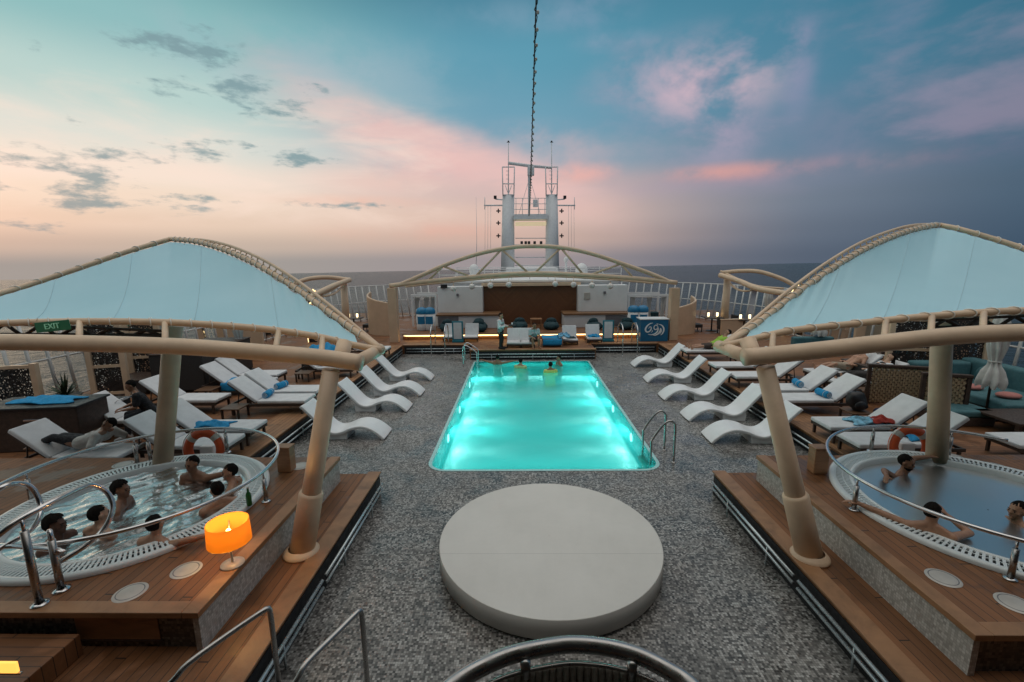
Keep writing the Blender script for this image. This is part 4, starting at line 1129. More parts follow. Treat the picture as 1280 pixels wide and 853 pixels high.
# pool lamps
for y, e_ in ((10.95, 1.0), (13.2, 1.0), (16.0, .9)):
    for s in (-1, 1):
        x = PX0+.09 if s < 0 else PX1-.09
        root = thing('pool_light', f'round underwater lamp in the {"left" if s<0 else "right"} pool wall, {"nearest" if y<12 else "middle" if y<14 else "farthest"} of three', 'pool light', (x, y, -.24), 0, 'underwater lamps in the pool walls')
        m_ = MB(); m_.tube([(0, 0, 0), (-s*.03, 0, 0)], [.11, .10], 20); m_.build('lens', emat(f'pool_lens', (.75, 1.0, .92), 4.0) if 'pool_lens' not in MATS else MATS['pool_lens'], root)
        m_ = MB(); m_.tube([(0, .115*math.cos(k*PI/12), .115*math.sin(k*PI/12)) for k in range(24)], .014, 6, closed=True); m_.build('lens_ring', STEEL, root)
        for nm_, en, sz, bl, dz in (('pool_lamp_glow', 38, 172, .25, .05), ('pool_lamp_beam', 170, 62, .9, .05)):
            L_ = bpy.data.lights.new(nm_, 'SPOT'); L_.energy = en*e_*.78; L_.color = (.88, 1.0, .93); L_.spot_size = R(sz); L_.spot_blend = bl; L_.shadow_soft_size = .06
            lo = bpy.data.objects.new(nm_, L_); COL.objects.link(lo); lo.location = (x-s*.06, y, -.30)
            lo.rotation_euler = Vector((-s, 0, dz)).to_track_quat('-Z', 'Y').to_euler()
# light lines under both long copings, plus added fill lights at the ends
for (x, y, dx, dy, L, e_) in ((PX0+.10, 13.7, 1, 0, 9.6, 23), (PX1-.10, 13.7, -1, 0, 9.6, 23), (.48, 8.72, 0, 1, 3.8, 10), (.48, 18.68, 0, -1, 4.2, 18)):
    L_ = bpy.data.lights.new('pool_light_line', 'AREA'); L_.shape = 'RECTANGLE'; L_.size = L; L_.size_y = .16; L_.energy = e_; L_.color = (.75, 1.0, .93)
    lo = bpy.data.objects.new('pool_light_line', L_); COL.objects.link(lo); lo.location = (x, y, -.45)
    zax = Vector((-dx, -dy, 0)); xax = Vector((0, 0, 1)).cross(zax); lo.rotation_euler = Matrix((xax, zax.cross(xax), zax)).transposed().to_euler()

# reflected green exit sign built as a plate under the left canopy's front tube
c_ = Q(66, 408, 5.72); root = thing('exit_reflection', 'faint green window reflection of an EXIT sign, built as a plate below the left canopy tube', 'sign reflection', (c_.x, c_.y, c_.z))
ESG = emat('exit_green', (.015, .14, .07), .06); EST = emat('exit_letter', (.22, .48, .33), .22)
MB().box((0, 0, 0), (.46, .012, .13), (0, R(-5), 0)).build('reflection_plate', ESG, root, bevel=.004)
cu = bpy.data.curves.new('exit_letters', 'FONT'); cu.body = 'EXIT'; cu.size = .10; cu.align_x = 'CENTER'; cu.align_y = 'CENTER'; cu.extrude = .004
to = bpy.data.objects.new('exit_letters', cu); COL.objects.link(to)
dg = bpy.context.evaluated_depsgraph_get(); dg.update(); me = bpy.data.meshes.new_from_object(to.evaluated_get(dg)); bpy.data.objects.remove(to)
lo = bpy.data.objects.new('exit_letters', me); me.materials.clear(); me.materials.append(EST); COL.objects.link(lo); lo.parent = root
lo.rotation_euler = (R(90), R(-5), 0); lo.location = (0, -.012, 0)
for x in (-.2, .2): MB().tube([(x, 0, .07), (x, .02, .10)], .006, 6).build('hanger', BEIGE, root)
# ------------------------------------------------------------------ bandstand at the far end
YS = 22.0
m_ = MB(); m_.span((-5.75, YS, ZT+.002), (6.55, 29, ZT+.24)); struct('raised_stage_deck', m_, TEAKX)
m_ = MB(); m_.span((-5.78, YS-.05, ZT+.242), (6.58, YS+.3, ZT+.275)); struct('raised_stage_trim', m_, TEAKX, bevel=.005)
root = thing('step_light_strip', 'long warm light strip glowing along the stage step behind the loungers', 'light strip', (.4, YS-.02, ZT+.13))
MB().span((-6.1, -.025, .045), (6.1, .015, .105)).build('light_tube', LED, root)
MB().span((-6.12, -.005, .106), (6.12, .017, .11)).build('channel', DSTEEL, root)
L_ = bpy.data.lights.new('strip_glow', 'AREA'); L_.shape = 'RECTANGLE'; L_.size = 12; L_.size_y = .06; L_.energy = 14; L_.color = (1, .66, .28)
lo = bpy.data.objects.new('strip_glow', L_); COL.objects.link(lo); lo.location = (.4, YS-.06, ZT+.19); lo.rotation_euler = (R(60), 0, 0)
ZS = ZT+.242
# truss with its two posts
root = thing('stage_truss', 'wide tan arched truss on two square posts over the back stage', 'truss', (.5, 21.4, ZT))
YT = 21.4
for px, xx in ((494, None), (840, None)):
    p = Q(px, 425, YT); t = Q(px, 360, YT)
    W().span((p.x-.2, YT-.2, ZT+.003), (p.x+.2, YT+.2, t.z)).put('truss_post', TANP, root, bevel=.015)
bot = crv([Q(*k, YT) for k in ((487, 357.5), (520, 353.5), (560, 349.5), (620, 344), (668, 342), (720, 343.5), (790, 348), (846, 353.5))], 8)
arc = crv([Q(*k, YT) for k in ((500, 356), (530, 343), (560, 330), (600, 317), (640, 309.5), (668, 308), (700, 309.5), (740, 317.5), (790, 334), (820, 345), (838, 353))], 8)
W().tube(bot, .105, 14).put('bottom_chord', BEIGE, root)
W().tube(arc, .095, 14).put('top_arch', BEIGE, root)
W().tube([p+Vector((0, 1.1, -.16)) for p in bot[3:-3]], .05, 10).put('rear_chord', BEIGE, root)
for a, b in (((554, 333), (536, 350)), ((554, 333), (586, 345)), ((627, 312), (596, 344)), ((627, 312), (660, 341)), ((701, 310), (669, 341)), ((701, 310), (728, 342)), ((776, 330), (740, 343)), ((776, 330), (792, 348))):
    W().tube([Q(*a, YT), Q(*b, YT)], .05, 8).put('diagonal_brace', BEIGE, root)
for px, v in ((567, 361), (590, 358.5), (613, 357), (636, 356), (694, 355), (717, 356), (740, 357), (763, 358)):
    c_ = Q(px, v, 22.3); g_ = thing('globe_lamp', None, 'globe lamp', tuple(c_), 0, 'white globe lamps hanging below the arched truss')
    g_['label'] = 'white opal globe lamp in the row hanging below the arched truss'
    MB().sphere((0, 0, 0), .145, 16, 10).build('globe', GLOBE, g_)
    MB().tube([(0, 0, .13), (0, 0, .19)], .035, 8).build('cap', BEIGE, g_)
    MB().tube([(0, 0, .19), (0, .15, .42)], .01, 5).build('hanger', BEIGE, g_)
# bars with tall white backs
def bar(side, label):
    root = thing('bar_counter', label, 'bar', ((-2.75 if side < 0 else 4.25), 24.2, ZS+.002))
    if side < 0: x0, x1, bx0, bx1, dk = Q(545, 400, 24).x, Q(625, 400, 24).x, Q(547, 370, 24.8).x, Q(603, 370, 24.8).x, (Q(546, 400, 24).x+.06, Q(573, 400, 24).x)
    else: x0, x1, bx0, bx1, dk = Q(704, 400, 24).x, Q(786, 400, 24).x, Q(723, 370, 24.8).x, Q(784.5, 370, 24.8).x, (Q(757, 400, 24).x, Q(785, 400, 24).x-.06)
    W().span((x0+.05, 24.05, ZS+.003), (x1-.05, 25.45, 1.31)).put('counter_body', WHITE, root, bevel=.01)
    W().span((x0, 23.97, 1.312), (x1, 25.46, 1.40)).put('counter_top', BARTOP, root, bevel=.01)
    W().span((dk[0], 24.02, .72), (dk[1], 24.048, 1.28)).put('dark_panel', GREYP, root, bevel=.004)
    W().span((bx0, 24.8, 1.402), (bx1, 25.6, 2.82)).put('white_back', WHITE, root, bevel=.015)
    k = Q(572, 369, 24.75) if side < 0 else Q(756, 366, 24.75)
    W().span((k.x-.06, 24.72, k.z-.07), (k.x+.06, 24.798, k.z+.07)).put('wall_lamp', GREYP, root, bevel=.01)
    if side > 0:
        k = Q(734, 370, 24.75); W().span((k.x-.16, 24.74, k.z-.18), (k.x+.16, 24.798, k.z+.18)).put('wall_speaker', BRASS, root, bevel=.015)
    else:
        k = Q(555, 358, 24.75); W().span((k.x-.18, 24.70, k.z-.1), (k.x+.18, 24.798, k.z+.1)).put('wall_speaker', BLACK, root, bevel=.015)
bar(-1, 'bar counter with wooden top and tall white back, nearest the left truss post')
bar(1, 'bar counter with wooden top and tall white back, nearest the blue counter')
root = thing('stage_back_wall', 'brown herringbone timber wall between the two white bar backs', 'wall', (.6, 25.6, ZS))
W().span((-2.0, 25.55, ZS+.002), (3.3, 25.7, 2.78)).put('timber_panel', HERR, root)
W().span((-2.1, 25.35, 2.785), (3.4, 25.72, 2.95)).put('fascia', BEIGE, root, bevel=.01)
# deckhouse behind
root = thing('deckhouse', 'white deckhouse behind the timber stage wall below the mast', 'deckhouse', (.6, 30, ZS))
W().span((-4.4, 25.75, ZS+.004), (5.6, 33.5, 2.98)).put('house_walls', WHITE, root, bevel=.02)
W().span((-4.7, 25.62, 2.99), (5.9, 33.8, 3.10)).put('roof_slab', WHITE, root, bevel=.01)
for x0, x1, y in ((-4.6, 5.8, 26.3), (-4.6, 5.8, 33.4)):
    for zz in (3.4, 3.7): W().tube([(x0, y, zz), (x1, y, zz)], .022, 6).put('roof_rail', WHITE, root)
    for k in range(11): W().tube([(x0+(x1-x0)*k/10, y, 3.1), (x0+(x1-x0)*k/10, y, 3.7)], .022, 6).put('rail_stanchion', WHITE, root)
W().span((-1.0, 34.2, .41), (2.9, 44, 3.6)).put('mast_house', WHITE, root)
# radomes
for px, v, Y, r, lab in ((592.5, 338, 31, .33, 'white radar dome on the deckhouse roof left of the mast'), (707.5, 325, 31, .16, 'small white satellite dome right of the mast'), (727, 339, 31, .42, 'white equipment dome on the roof right of the mast')):
    c_ = Q(px, v, Y); root = thing('radar_dome', lab, 'radar dome', (c_.x, Y, 3.102))
    h_ = max(.1, c_.z-3.1)
    MB().tube([(0, 0, 0), (0, 0, h_)], r*.45, 14).build('pedestal', WHITE, root)
    MB().sphere((0, 0, h_), (r, r, r*1.25), 18, 12).build('dome', WHITE, root)

# ------------------------------------------------------------------ mast
YM = 40.0
root = thing('twin_mast', 'white twin column mast with yard arms and lamp brackets behind the stage', 'mast', (Q(663, 330, YM).x, YM, 3.6))
MW = pm('mast_white', (.74, .75, .76), .45, var=.05)
def mq(px, v, dy=0): return Q(px, v, YM+dy)
for px in (635.5, 689.5):
    b_ = mq(px-1 if px < 660 else px+1, 345); t_ = mq(px, 245)
    W().tube([b_, t_], [.60, .50], 24).put('mast_column', MW, root)
    x = px
    W().span((t_.x-.48, YM-.45, t_.z), (t_.x+.48, YM+.45, t_.z+.06)).put('column_cap', MW, root)
    for ddx in (-6.8, 6.8):
        for dy in (-.45, .45):
            W().tube([mq(x+ddx, 245, dy), mq(x+ddx+(-1 if ddx < 0 else 1)*.8, 209, dy)], .045, 6).put('cage_post', MW, root)
    for v in (230, 209):
        pts = [mq(x-7.4, v, -.45), mq(x+7.4, v, -.45), mq(x+7.4, v, .45), mq(x-7.4, v, .45)]
        W().tube(pts, .045, 6, closed=True).put('cage_ring', MW, root)
    W().tube([mq(x, 245), mq(x, 176)], [.05, .03], 8).put('antenna_rod', MW, root)
    for v in (214, 219, 224): W().tube([mq(x-3, v), mq(x+1, v)], .02, 5).put('rung', MW, root)
    W().tube([mq(x-4, 232), mq(x, 243)], .03, 5).put('cage_brace', MW, root); W().tube([mq(x+4, 232), mq(x, 243)], .03, 5).put('cage_brace', MW, root)
    W().tube([mq(x-2, 178), mq(x+2, 178)], .03, 5).put('rod_cross', DARK, root); W().sphere(mq(x, 177), .07, 8, 6).put('rod_tip', DARK, root)
W().tube([mq(635, 204), mq(662, 207.5), mq(690, 210)], [.13, .13, .10], 10).put('cross_yard', MW, root)
W().span((mq(661, 210).x-.08, YM-.1, mq(661, 269).z), (mq(661, 210).x+.10, YM+.1, mq(661, 208).z)).put('centre_post', MW, root)
k = mq(663.5, 214); W().span((k.x-.28, YM-.3, k.z-.35), (k.x+.28, YM+.3, k.z+.3)).put('radar_box', MW, root, bevel=.03)
k = mq(669, 255); W().span((k.x-.2, YM-.5, k.z-.3), (k.x+.2, YM-.2, k.z+.3)).put('equipment_box', MW, root, bevel=.03)
for sx in (-1, 1): W().tube([mq(662, 222), mq(662+sx*14, 270)], .02, 5).put('stay_wire', MW, root)
# platform with rails between the columns
a, b = mq(642, 269), mq(684, 275); W().span((a.x, YM-.7, b.z), (b.x, YM+.9, a.z)).put('platform', MW, root, bevel=.02)
for v in (248, 255, 262): W().tube([mq(643, v, -.7), mq(683, v, -.7)], .025, 6).put('platform_rail', MW, root)
for px in (645, 653, 673, 681): W().tube([mq(px, 248, -.7), mq(px, 270, -.7)], .025, 6).put('platform_stanchion', MW, root)
a, b = mq(644, 278), mq(683, 282); W().span((a.x, YM-.2, b.z), (b.x, YM+.5, a.z)).put('lit_panel', emat('mast_lit_panel', (1.0, .80, .50), .38), root)
for v in (298, 322, 332): W().tube([mq(644, v), mq(682, v)], .035, 6).put('cross_tie', MW, root)
for px in (652, 657, 661, 668, 676): k = mq(px, 304); W().span((k.x-.1, YM-.4, k.z-.1), (k.x+.12, YM-.15, k.z+.14)).put('navigation_lamp', DARK, root, bevel=.02)
a, b = mq(643, 306), mq(684, 309); W().span((a.x, YM-.5, b.z), (b.x, YM+.3, a.z)).put('lamp_shelf', MW, root)
for sx, x0, x1 in ((-1, 628, 605), (1, 697, 719)):
    W().tube([mq(x0, 257), mq(x1, 257)], .06, 8).put('yard_arm', MW, root)
    W().tube([mq(x1+(-sx)*1, 247), mq(x1+(-sx)*1, 262)], .03, 6).put('arm_rod', MW, root)
    W().tube([mq(x0, 250), mq(x0+sx*9, 249)], .05, 8).put('lamp_arm', MW, root)
    k = mq(x0+sx*9, 247); W().span((k.x-.12, YM-.12, k.z-.12), (k.x+.12, YM+.12, k.z+.14)).put('arm_lamp', DARK, root, bevel=.02)
    for v in (264, 279, 295):
        c_ = mq(x0+sx*5, v); cx_ = W()
        cx_.box(c_, (.36, .08, .10)); cx_.box(c_+Vector((0, -.085, 0)), (.10, .085, .36)); cx_.put('signal_lamp', DARK, root)
    for dx in (1.5, 5, 8.5): W().tube([mq(x1-sx*dx, 257), mq(x1-sx*dx+sx*.3, 316)], .012, 4).put('halyard', MW, root)
for px, v in ((595, 246),): 
    root = thing('whip_antenna', 'thin whip antenna standing left of the twin mast', 'antenna', (mq(px, 330).x, YM, 3.6))
    W().tube([(mq(px, 330).x, YM, 3.605), mq(px+1, 300), mq(px, v)], [.03, .02, .01], 6).put('whip', MW, root)
    m_ = W(); m_.lathe([(.001, 0), (.12, 0), (.08, .2), (.03, .25)], (mq(px, 330).x, YM, 3.605), 12); m_.put('whip_base', MW, root)
# cable of bulbs from the mast over the viewer
A = Q(661, 270, 39.4); B = Q(671.5, -40, 11.0)
root = thing('bulb_cable', 'dark twisted cable with bulbs running from the mast up over the pool', 'cable', tuple(A))
n = 220; pts = []
for i in range(n+1):
    t = (i/n); p = A.lerp(B, t); p.z -= .5*math.sin(PI*t); pts.append(p)
W().tube(pts, .020, 5).put('cable', CABLE, root)
hx = [p+Vector((math.cos(i*1.3)*.04, 0, math.sin(i*1.3)*.04)) for i, p in enumerate(pts)]
W().tube(hx, .011, 5).put('cable_wrap', CABLE, root)
bulbm = pm('bulb_clear', (.5, .47, .42), .2, var=.1)
for i in range(5, n-4, 5):
    p = pts[i]; o_ = W(); o_.sphere(p+Vector((.05, 0, -.05)), (.035, .035, .05), 8, 6); o_.put('bulb', bulbm, root)

# ------------------------------------------------------------------ back stage furniture
def beanbag():
    root = thing('beanbag', None, 'beanbag', group='dark beanbag seats on the back stage')
    m_ = MB()
    def fn(u, v):
        a = 2*PI*u; th = PI*v
        r = math.sin(th)**.7
        zz = (1-math.cos(th))/2
        x = .40*r*math.cos(a); y = .36*r*math.sin(a)
        z_ = .50*zz*(.80+.35*max(0, math.cos(a-PI/2))*zz)
        return (x+.02*math.sin(3*a+5*v), y+.16*zz*zz, max(.003, z_+.02*math.sin(5*a)*r))
    m_.grid(fn, 28, 16); m_.build('seat_bag', DTEAL, root)
    m_ = MB(); m_.sphere((0, .2, .42), (.28, .14, .18), 16, 10); m_.build('back_bulge', DTEAL, root)
    return root
bb = beanbag(); u_ = False
for px, Y, lab in ((598, 22.8, 'navy beanbag in front of the left bar counter'), (600, 23.5, 'dark beanbag tucked against the left bar counter'), (650, 23.6, 'teal beanbag before the timber wall, nearer the waiter'), (689, 23.4, 'larger looking teal beanbag before the timber wall, behind the draped towel'), (744, 23.2, 'dark beanbag in front of the right bar counter'), (783, 23.2, 'dark beanbag next to the blue counter'), (560, 23.1, 'dark beanbag behind the loungers by the left bins')):
    x = Q(px, 410, Y).x
    if not u_: bb.location = (x, Y, ZS); bb['label'] = lab; u_ = True
    else: dup(bb, None, (x, Y, ZS), rnd.uniform(-.4, .4), lab)
root = thing('open_side_table', 'small open timber frame table between the two teal beanbags', 'side table', (Q(670, 410, 23.8).x, 23.8, ZS))
m_ = MB(); m_.span((-.3, -.25, .48), (.3, .25, .53)); m_.build('table_top', TEAKT, root, bevel=.006)
for x in (-.26, .26):
    for y in (-.21, .21): MB().span((x-.03, y-.03, .002), (x+.03, y+.03, .48)).build('leg', TEAKT, root)
MB().span((-.23, -.2, .18), (.23, .2, .21)).build('shelf', TEAKT, root)
for px, v, lab in ((572.5, 428, 'teal framed board between the loungers on the left of the back deck'), (760, 427, 'teal framed board beside the right step rails')):
    p = P(px, v, ZT); root = thing('sign_board', lab, 'sign board', (p.x, p.y, ZT))
    TB = MATS.get('teal_board') or pm('teal_board', (.015, .19, .25), .5, var=.06)
    MB().span((-.26, -.12, .003), (.26, .16, .10)).build('board_base', TB, root, bevel=.01)
    MB().span((-.26, -.02, .10), (.26, .06, 1.0)).build('board_frame', TB, root, bevel=.015)
    MB().span((-.19, -.028, .16), (.19, -.021, .94)).build('white_panel', CUSH, root, bevel=.003)
def towel_bin():
    root = thing('towel_bin', None, 'bin', group='white bins with round blue lids')
    MB().lathe([(.001, .003), (.27, .003), (.28, .02), (.28, .86), (.001, .86)], n=28).build('bin_body', WHITE, root)
    MB().lathe([(.29, .862), (.30, .95), (.27, 1.08), (.17, 1.17), (.001, 1.20)], n=28).build('bin_lid', BLUEP, root)
    m_ = MB(); m_.grid(lambda u, v: (.284*math.sin((u-.5)*1.5), -.284*math.cos((u-.5)*1.5), .34+.40*v), 10, 1); m_.build('bin_label', BLUEP, root)
    return root
BLUEP = pm('bin_blue', (.012, .19, .38), .4, var=.05)
tb = towel_bin(); u_ = False
for px, lab in ((527.5, 'white towel bin with blue lid at the left post, outer one'), (537.5, 'white towel bin with blue lid close to the left bar back'), (791.5, 'white towel bin with blue lid close to the right bar back'), (803, 'white towel bin with blue lid behind the blue counter')):
    x = Q(px, 400, 23.6).x
    if not u_: tb.location = (x, 23.6, ZS); tb['label'] = lab; u_ = True
    else: dup(tb, None, (x, 23.6, ZS), 0, lab)
# blue counter with a brush lettered emblem
a, b = Q(801, 400, 21.0), Q(834, 423, 21.0)
root = thing('towel_counter', 'blue counter with white flowing lettering beside the right truss post', 'counter', ((a.x+b.x)/2, 21.3, ZT))
W().span((a.x, 20.98, ZT+.003), (b.x+.02, 21.7, a.z)).put('counter_body', SIGNB, root, bevel=.012)
W().span((a.x-.03, 20.95, a.z+.001), (b.x+.05, 21.72, a.z+.05)).put('counter_top', WHITE, root, bevel=.006)
def lp(x, y):      # emblem drawn in a 1066x853 layout of that corner of the deck
    p = Q(760+x/10.66, 370+y/10.66, 20.972); return Vector((p.x, 20.966, p.z))
strokes = [([(598, 362), (560, 372), (520, 405), (500, 445), (512, 478), (545, 478), (572, 450), (575, 420), (555, 415), (540, 440)], (4, 10, 16, 18, 15, 13, 11, 9, 7, 3)),
           ([(622, 395), (612, 425), (625, 450), (655, 440), (662, 408), (640, 390), (622, 400)], (8, 10, 11, 10, 10, 9, 8)),
           ([(660, 400), (668, 440), (655, 480), (620, 508), (575, 518), (530, 512)], (9, 13, 15, 13, 9, 3)),
           ([(700, 430), (692, 470), (668, 505), (630, 525), (600, 528)], (8, 14, 15, 10, 3)),
           ([(680, 380), (715, 392), (740, 425), (742, 465), (722, 505), (700, 525)], (5, 12, 17, 17, 12, 3)),
           ([(712, 440), (708, 475), (688, 510)], (6, 12, 4)), ([(648, 372), (660, 378), (672, 374)], (5, 9, 5)), ([(585, 462), (592, 470), (588, 480)], (5, 9, 5)), ([(575, 485), (580, 490)], (6, 6))]
sc_px = (lp(100, 0)-lp(0, 0)).length/100
m_ = W()
for pts, wd_ in strokes:
    cc = crv([lp(*q) for q in pts], 5); nn = len(cc)
    ww = [wd_[min(len(wd_)-1, int(i/5))]+(wd_[min(len(wd_)-1, int(i/5)+1)]-wd_[min(len(wd_)-1, int(i/5))])*(i % 5)/5 for i in range(nn)]
    vs_, fs_ = [], []
    for i, p in enumerate(cc):
        t = (cc[min(nn-1, i+1)]-cc[max(0, i-1)]).normalized(); nrm = Vector((-t.z, 0, t.x))
        hw = ww[i]*sc_px*.62
        for k_, dy in ((1, 0), (-1, 0), (1, .010), (-1, .010)): vs_.append(p+nrm*hw*k_+Vector((0, dy, 0)))
    for i in range(nn-1):
        a_, b_ = 4*i, 4*i+4
        fs_ += [(a_, a_+1, b_+1, b_), (a_+2, b_+2, b_+3, a_+3), (a_, b_, b_+2, a_+2), (a_+1, a_+3, b_+3, b_+1)]
    fs_ += [(0, 2, 3, 1), (4*nn-4, 4*nn-3, 4*nn-1, 4*nn-2)]
    m_.add(vs_, fs_)
o = m_.put('lettering', pm('sign_white', (.8, .82, .82), .5, var=.02), root)

# white cabana frames between posts and bars
for px0, px1, lab in ((515, 546, 'white framed cabana with hanging curtains behind the left towel bins'), (786, 832, 'white framed stand with curtains behind the right towel bins')):
    Y = 25.0; a, b = Q(px0, 371, Y), Q(px1, 410, Y); zt = a.z
    root = thing('cabana', lab, 'cabana', ((a.x+b.x)/2, Y+1, ZS-.24 if False else ZT))
    for x in (a.x, b.x):
        for y in (Y, Y+1.6): W().span((x-.05, y-.05, ZS+.003), (x+.05, y+.05, zt)).put('cabana_post', WHITE, root)
    for y in (Y, Y+1.6): W().span((a.x-.06, y-.06, zt), (b.x+.06, y+.06, zt+.12)).put('top_beam', WHITE, root)
    for k, xx in enumerate((a.x+.12, b.x-.3, (a.x+b.x)/2)):
        m_ = W(); m_.grid(lambda u, v, xx=xx: (xx+.28*u*(1-.35*math.sin(PI*v)), Y+.1+.04*math.sin(u*22), zt-.02-(zt-ZS-.1)*v), 24, 10); o = m_.put('curtain', UMB, root)
        so_ = o.modifiers.new('thick', 'SOLIDIFY'); so_.thickness = .012
    W().span((a.x+.1, Y+1.0, ZS+.003), (b.x-.1, Y+1.5, ZS+.55)).put('bench', DTEAL, root, bevel=.03)

# ------------------------------------------------------------------ curved tan screens and pergolas
for pts, v0, v1, Y, lab in (([(455, 0), (458, -6), (466, -10), (476, -12), (484, -12)], 380, 420, 22.6, 'curved tan screen left of the truss post'),
                            ([(850, 0), (860, -2), (870, -6), (878, -12), (877, -20), (866, -25)], 386, 419, 22.0, 'curved tan screen right of the truss post')):
    base = P(470 if v0 == 380 else 862, v1, ZT); Yb = base.y
    zt = Q(pts[0][0], v0, Yb).z; root = thing('curved_screen', lab, 'screen', (base.x, Yb, ZT))
    cx = base.x; sg = -1 if v0 == 380 else 1
    m_ = W()
    arcp = [Vector((cx-sg*.75+1.5*sg*math.sin(PI*.5*k/20)*.95, Yb+1.5*(1-math.cos(PI*.5*k/20))+.35*max(0, k-14)/6, 0)) for k in range(21)]
    if sg < 0: arcp = [Vector((cx+.72-1.45*math.sin(PI*.55*k/20), Yb+1.5*(1-math.cos(PI*.55*k/20)), 0)) for k in range(21)]
    hgt = [zt+.45*(k/20) for k in range(21)]
    vs_ = []; fs_ = []
    for k, p in enumerate(arcp):
        a_ = arcp[max(0, k-1)]; b_ = arcp[min(20, k+1)]; t = (b_-a_).normalized(); nn = Vector((-t.y, t.x, 0))*.05
        for q_, z_ in ((p-nn, ZT+.003), (p-nn, hgt[k]), (p+nn, hgt[k]), (p+nn, ZT+.003)): vs_.append(Vector((q_.x, q_.y, z_)))
    for k in range(20):
        for j in range(4): fs_.append((4*k+j, 4*k+(j+1) % 4, 4*k+4+(j+1) % 4, 4*k+4+j))
    fs_ += [(0, 1, 2, 3), (83, 82, 81, 80)]
    m_.add(vs_, fs_); m_.put('screen_wall', TANP, root, smooth=False)
    W().tube([Vector((p.x, p.y, hgt[k]+.012)) for k, p in enumerate(arcp)], .045, 8).put('top_edge', BEIGE, root)
def pergola(label, post, tubes, Yp, mesh=None):
    b_ = Q(post[0], post[2], Yp); t_ = Q(post[0], post[1], Yp)
    root = thing('pergola', label, 'pergola', (b_.x, Yp, ZT))
    W().tube([(b_.x, Yp, ZT+.003), (b_.x+.02, Yp, t_.z)], [.20, .17], 16).put('pergola_post', BEIGE, root)
    for pts, r, nm in tubes: W().tube(crv([Q(*k) for k in pts], 6), r, 12).put(nm, BEIGE, root)
pergola('tan pergola with a bowed top tube behind the left canopy', (433, 352, 405), [
    ([(437, 350, 24), (410, 347, 23.6), (385, 349, 23), (368, 356, 22.5), (350, 368, 22)], .11, 'top_tube'),
    ([(437, 350, 24), (418, 357, 22.5), (397, 367, 21), (375, 378, 20)], .13, 'side_beam'),
    ([(430, 356, 23.8), (420, 366, 22.5), (408, 370, 21.6), (398, 369, 21.2)], .05, 'sagging_tube'), ([(428, 354, 23.8), (416, 362, 22.5), (405, 367, 21.6), (396, 367, 21.2)], .05, 'sagging_tube')], 24)
pergola('tan pergola with a bowed top tube behind the right canopy', (905, 347, 405), [
    ([(903, 341, 24), (925, 339, 23.6), (950, 340, 23), (980, 350, 22.4), (1000, 362, 22)], .10, 'top_tube'),
    ([(900, 344, 24), (925, 352, 22.8), (947, 361, 21.6), (975, 366, 20.6), (1000, 371, 20)], .13, 'side_beam'),
    ([(901, 339, 24.2), (925, 350, 23), (948, 358, 22), (980, 361, 21.4)], .05, 'upper_side_tube'),
    ([(912, 354, 23.7), (920, 361, 23), (930, 364, 22.4), (940, 363, 22)], .05, 'sagging_tube')], 24)

# ------------------------------------------------------------------ glass windbreaks round the deck edge
FW = pm('windbreak_white', (.70, .70, .68), .45, var=.06)
def windbreak(label, pts, top, npan, mat):
    pts = [Vector((x, y, 0)) for x, y in pts]; cc = resample(crv(pts, 8), npan)
    tops = [top(p) for p in cc]
    root = thing('glass_windbreak', label, 'windbreak', (cc[npan//2].x, cc[npan//2].y, ZT))
    outd = 1 if cc[0].x > 0 else -1
    lean = lambda i, z_: Vector((cc[i].x+outd*.10*(z_-ZT), cc[i].y, z_))
    for i, p in enumerate(cc):
        W().tube([lean(i, ZT+.003), lean(i, tops[i])], .042, 8).put('windbreak_post', mat, root)
    for f in (0, .52, 1.0):
        W().tube([lean(i, ZT+.08+(tops[i]-ZT-.08)*f) for i in range(len(cc))], .030, 8).put('windbreak_rail', mat, root)
    for i in range(npan):
        a, b = lean(i, ZT+.1), lean(i+1, ZT+.1); a2, b2 = lean(i, tops[i]-.02), lean(i+1, tops[i+1]-.02)
        m_ = W(); m_.add([a, b, b2, a2], [(0, 1, 2, 3)]); m_.put('windbreak_pane', GLASS, root)
tl = lambda p: 2.75 if p.y < 26 else 2.75
windbreak('long glass windbreak with posts along the sea edge of the left deck', [(-13.0, 4), (-13.0, 13), (-12.8, 19), (-12.0, 25), (-10.2, 29.5), (-7.6, 31.6), (-6.2, 32)], lambda p: 2.75-.004*p.y, 60, FW)
windbreak('long glass windbreak with posts along the sea edge of the right deck', [(13.9, 4), (13.9, 13), (13.7, 19), (12.8, 25), (11.1, 29.5), (8.5, 31.6), (6.9, 32)], lambda p: 2.75-.004*p.y, 60, FW)

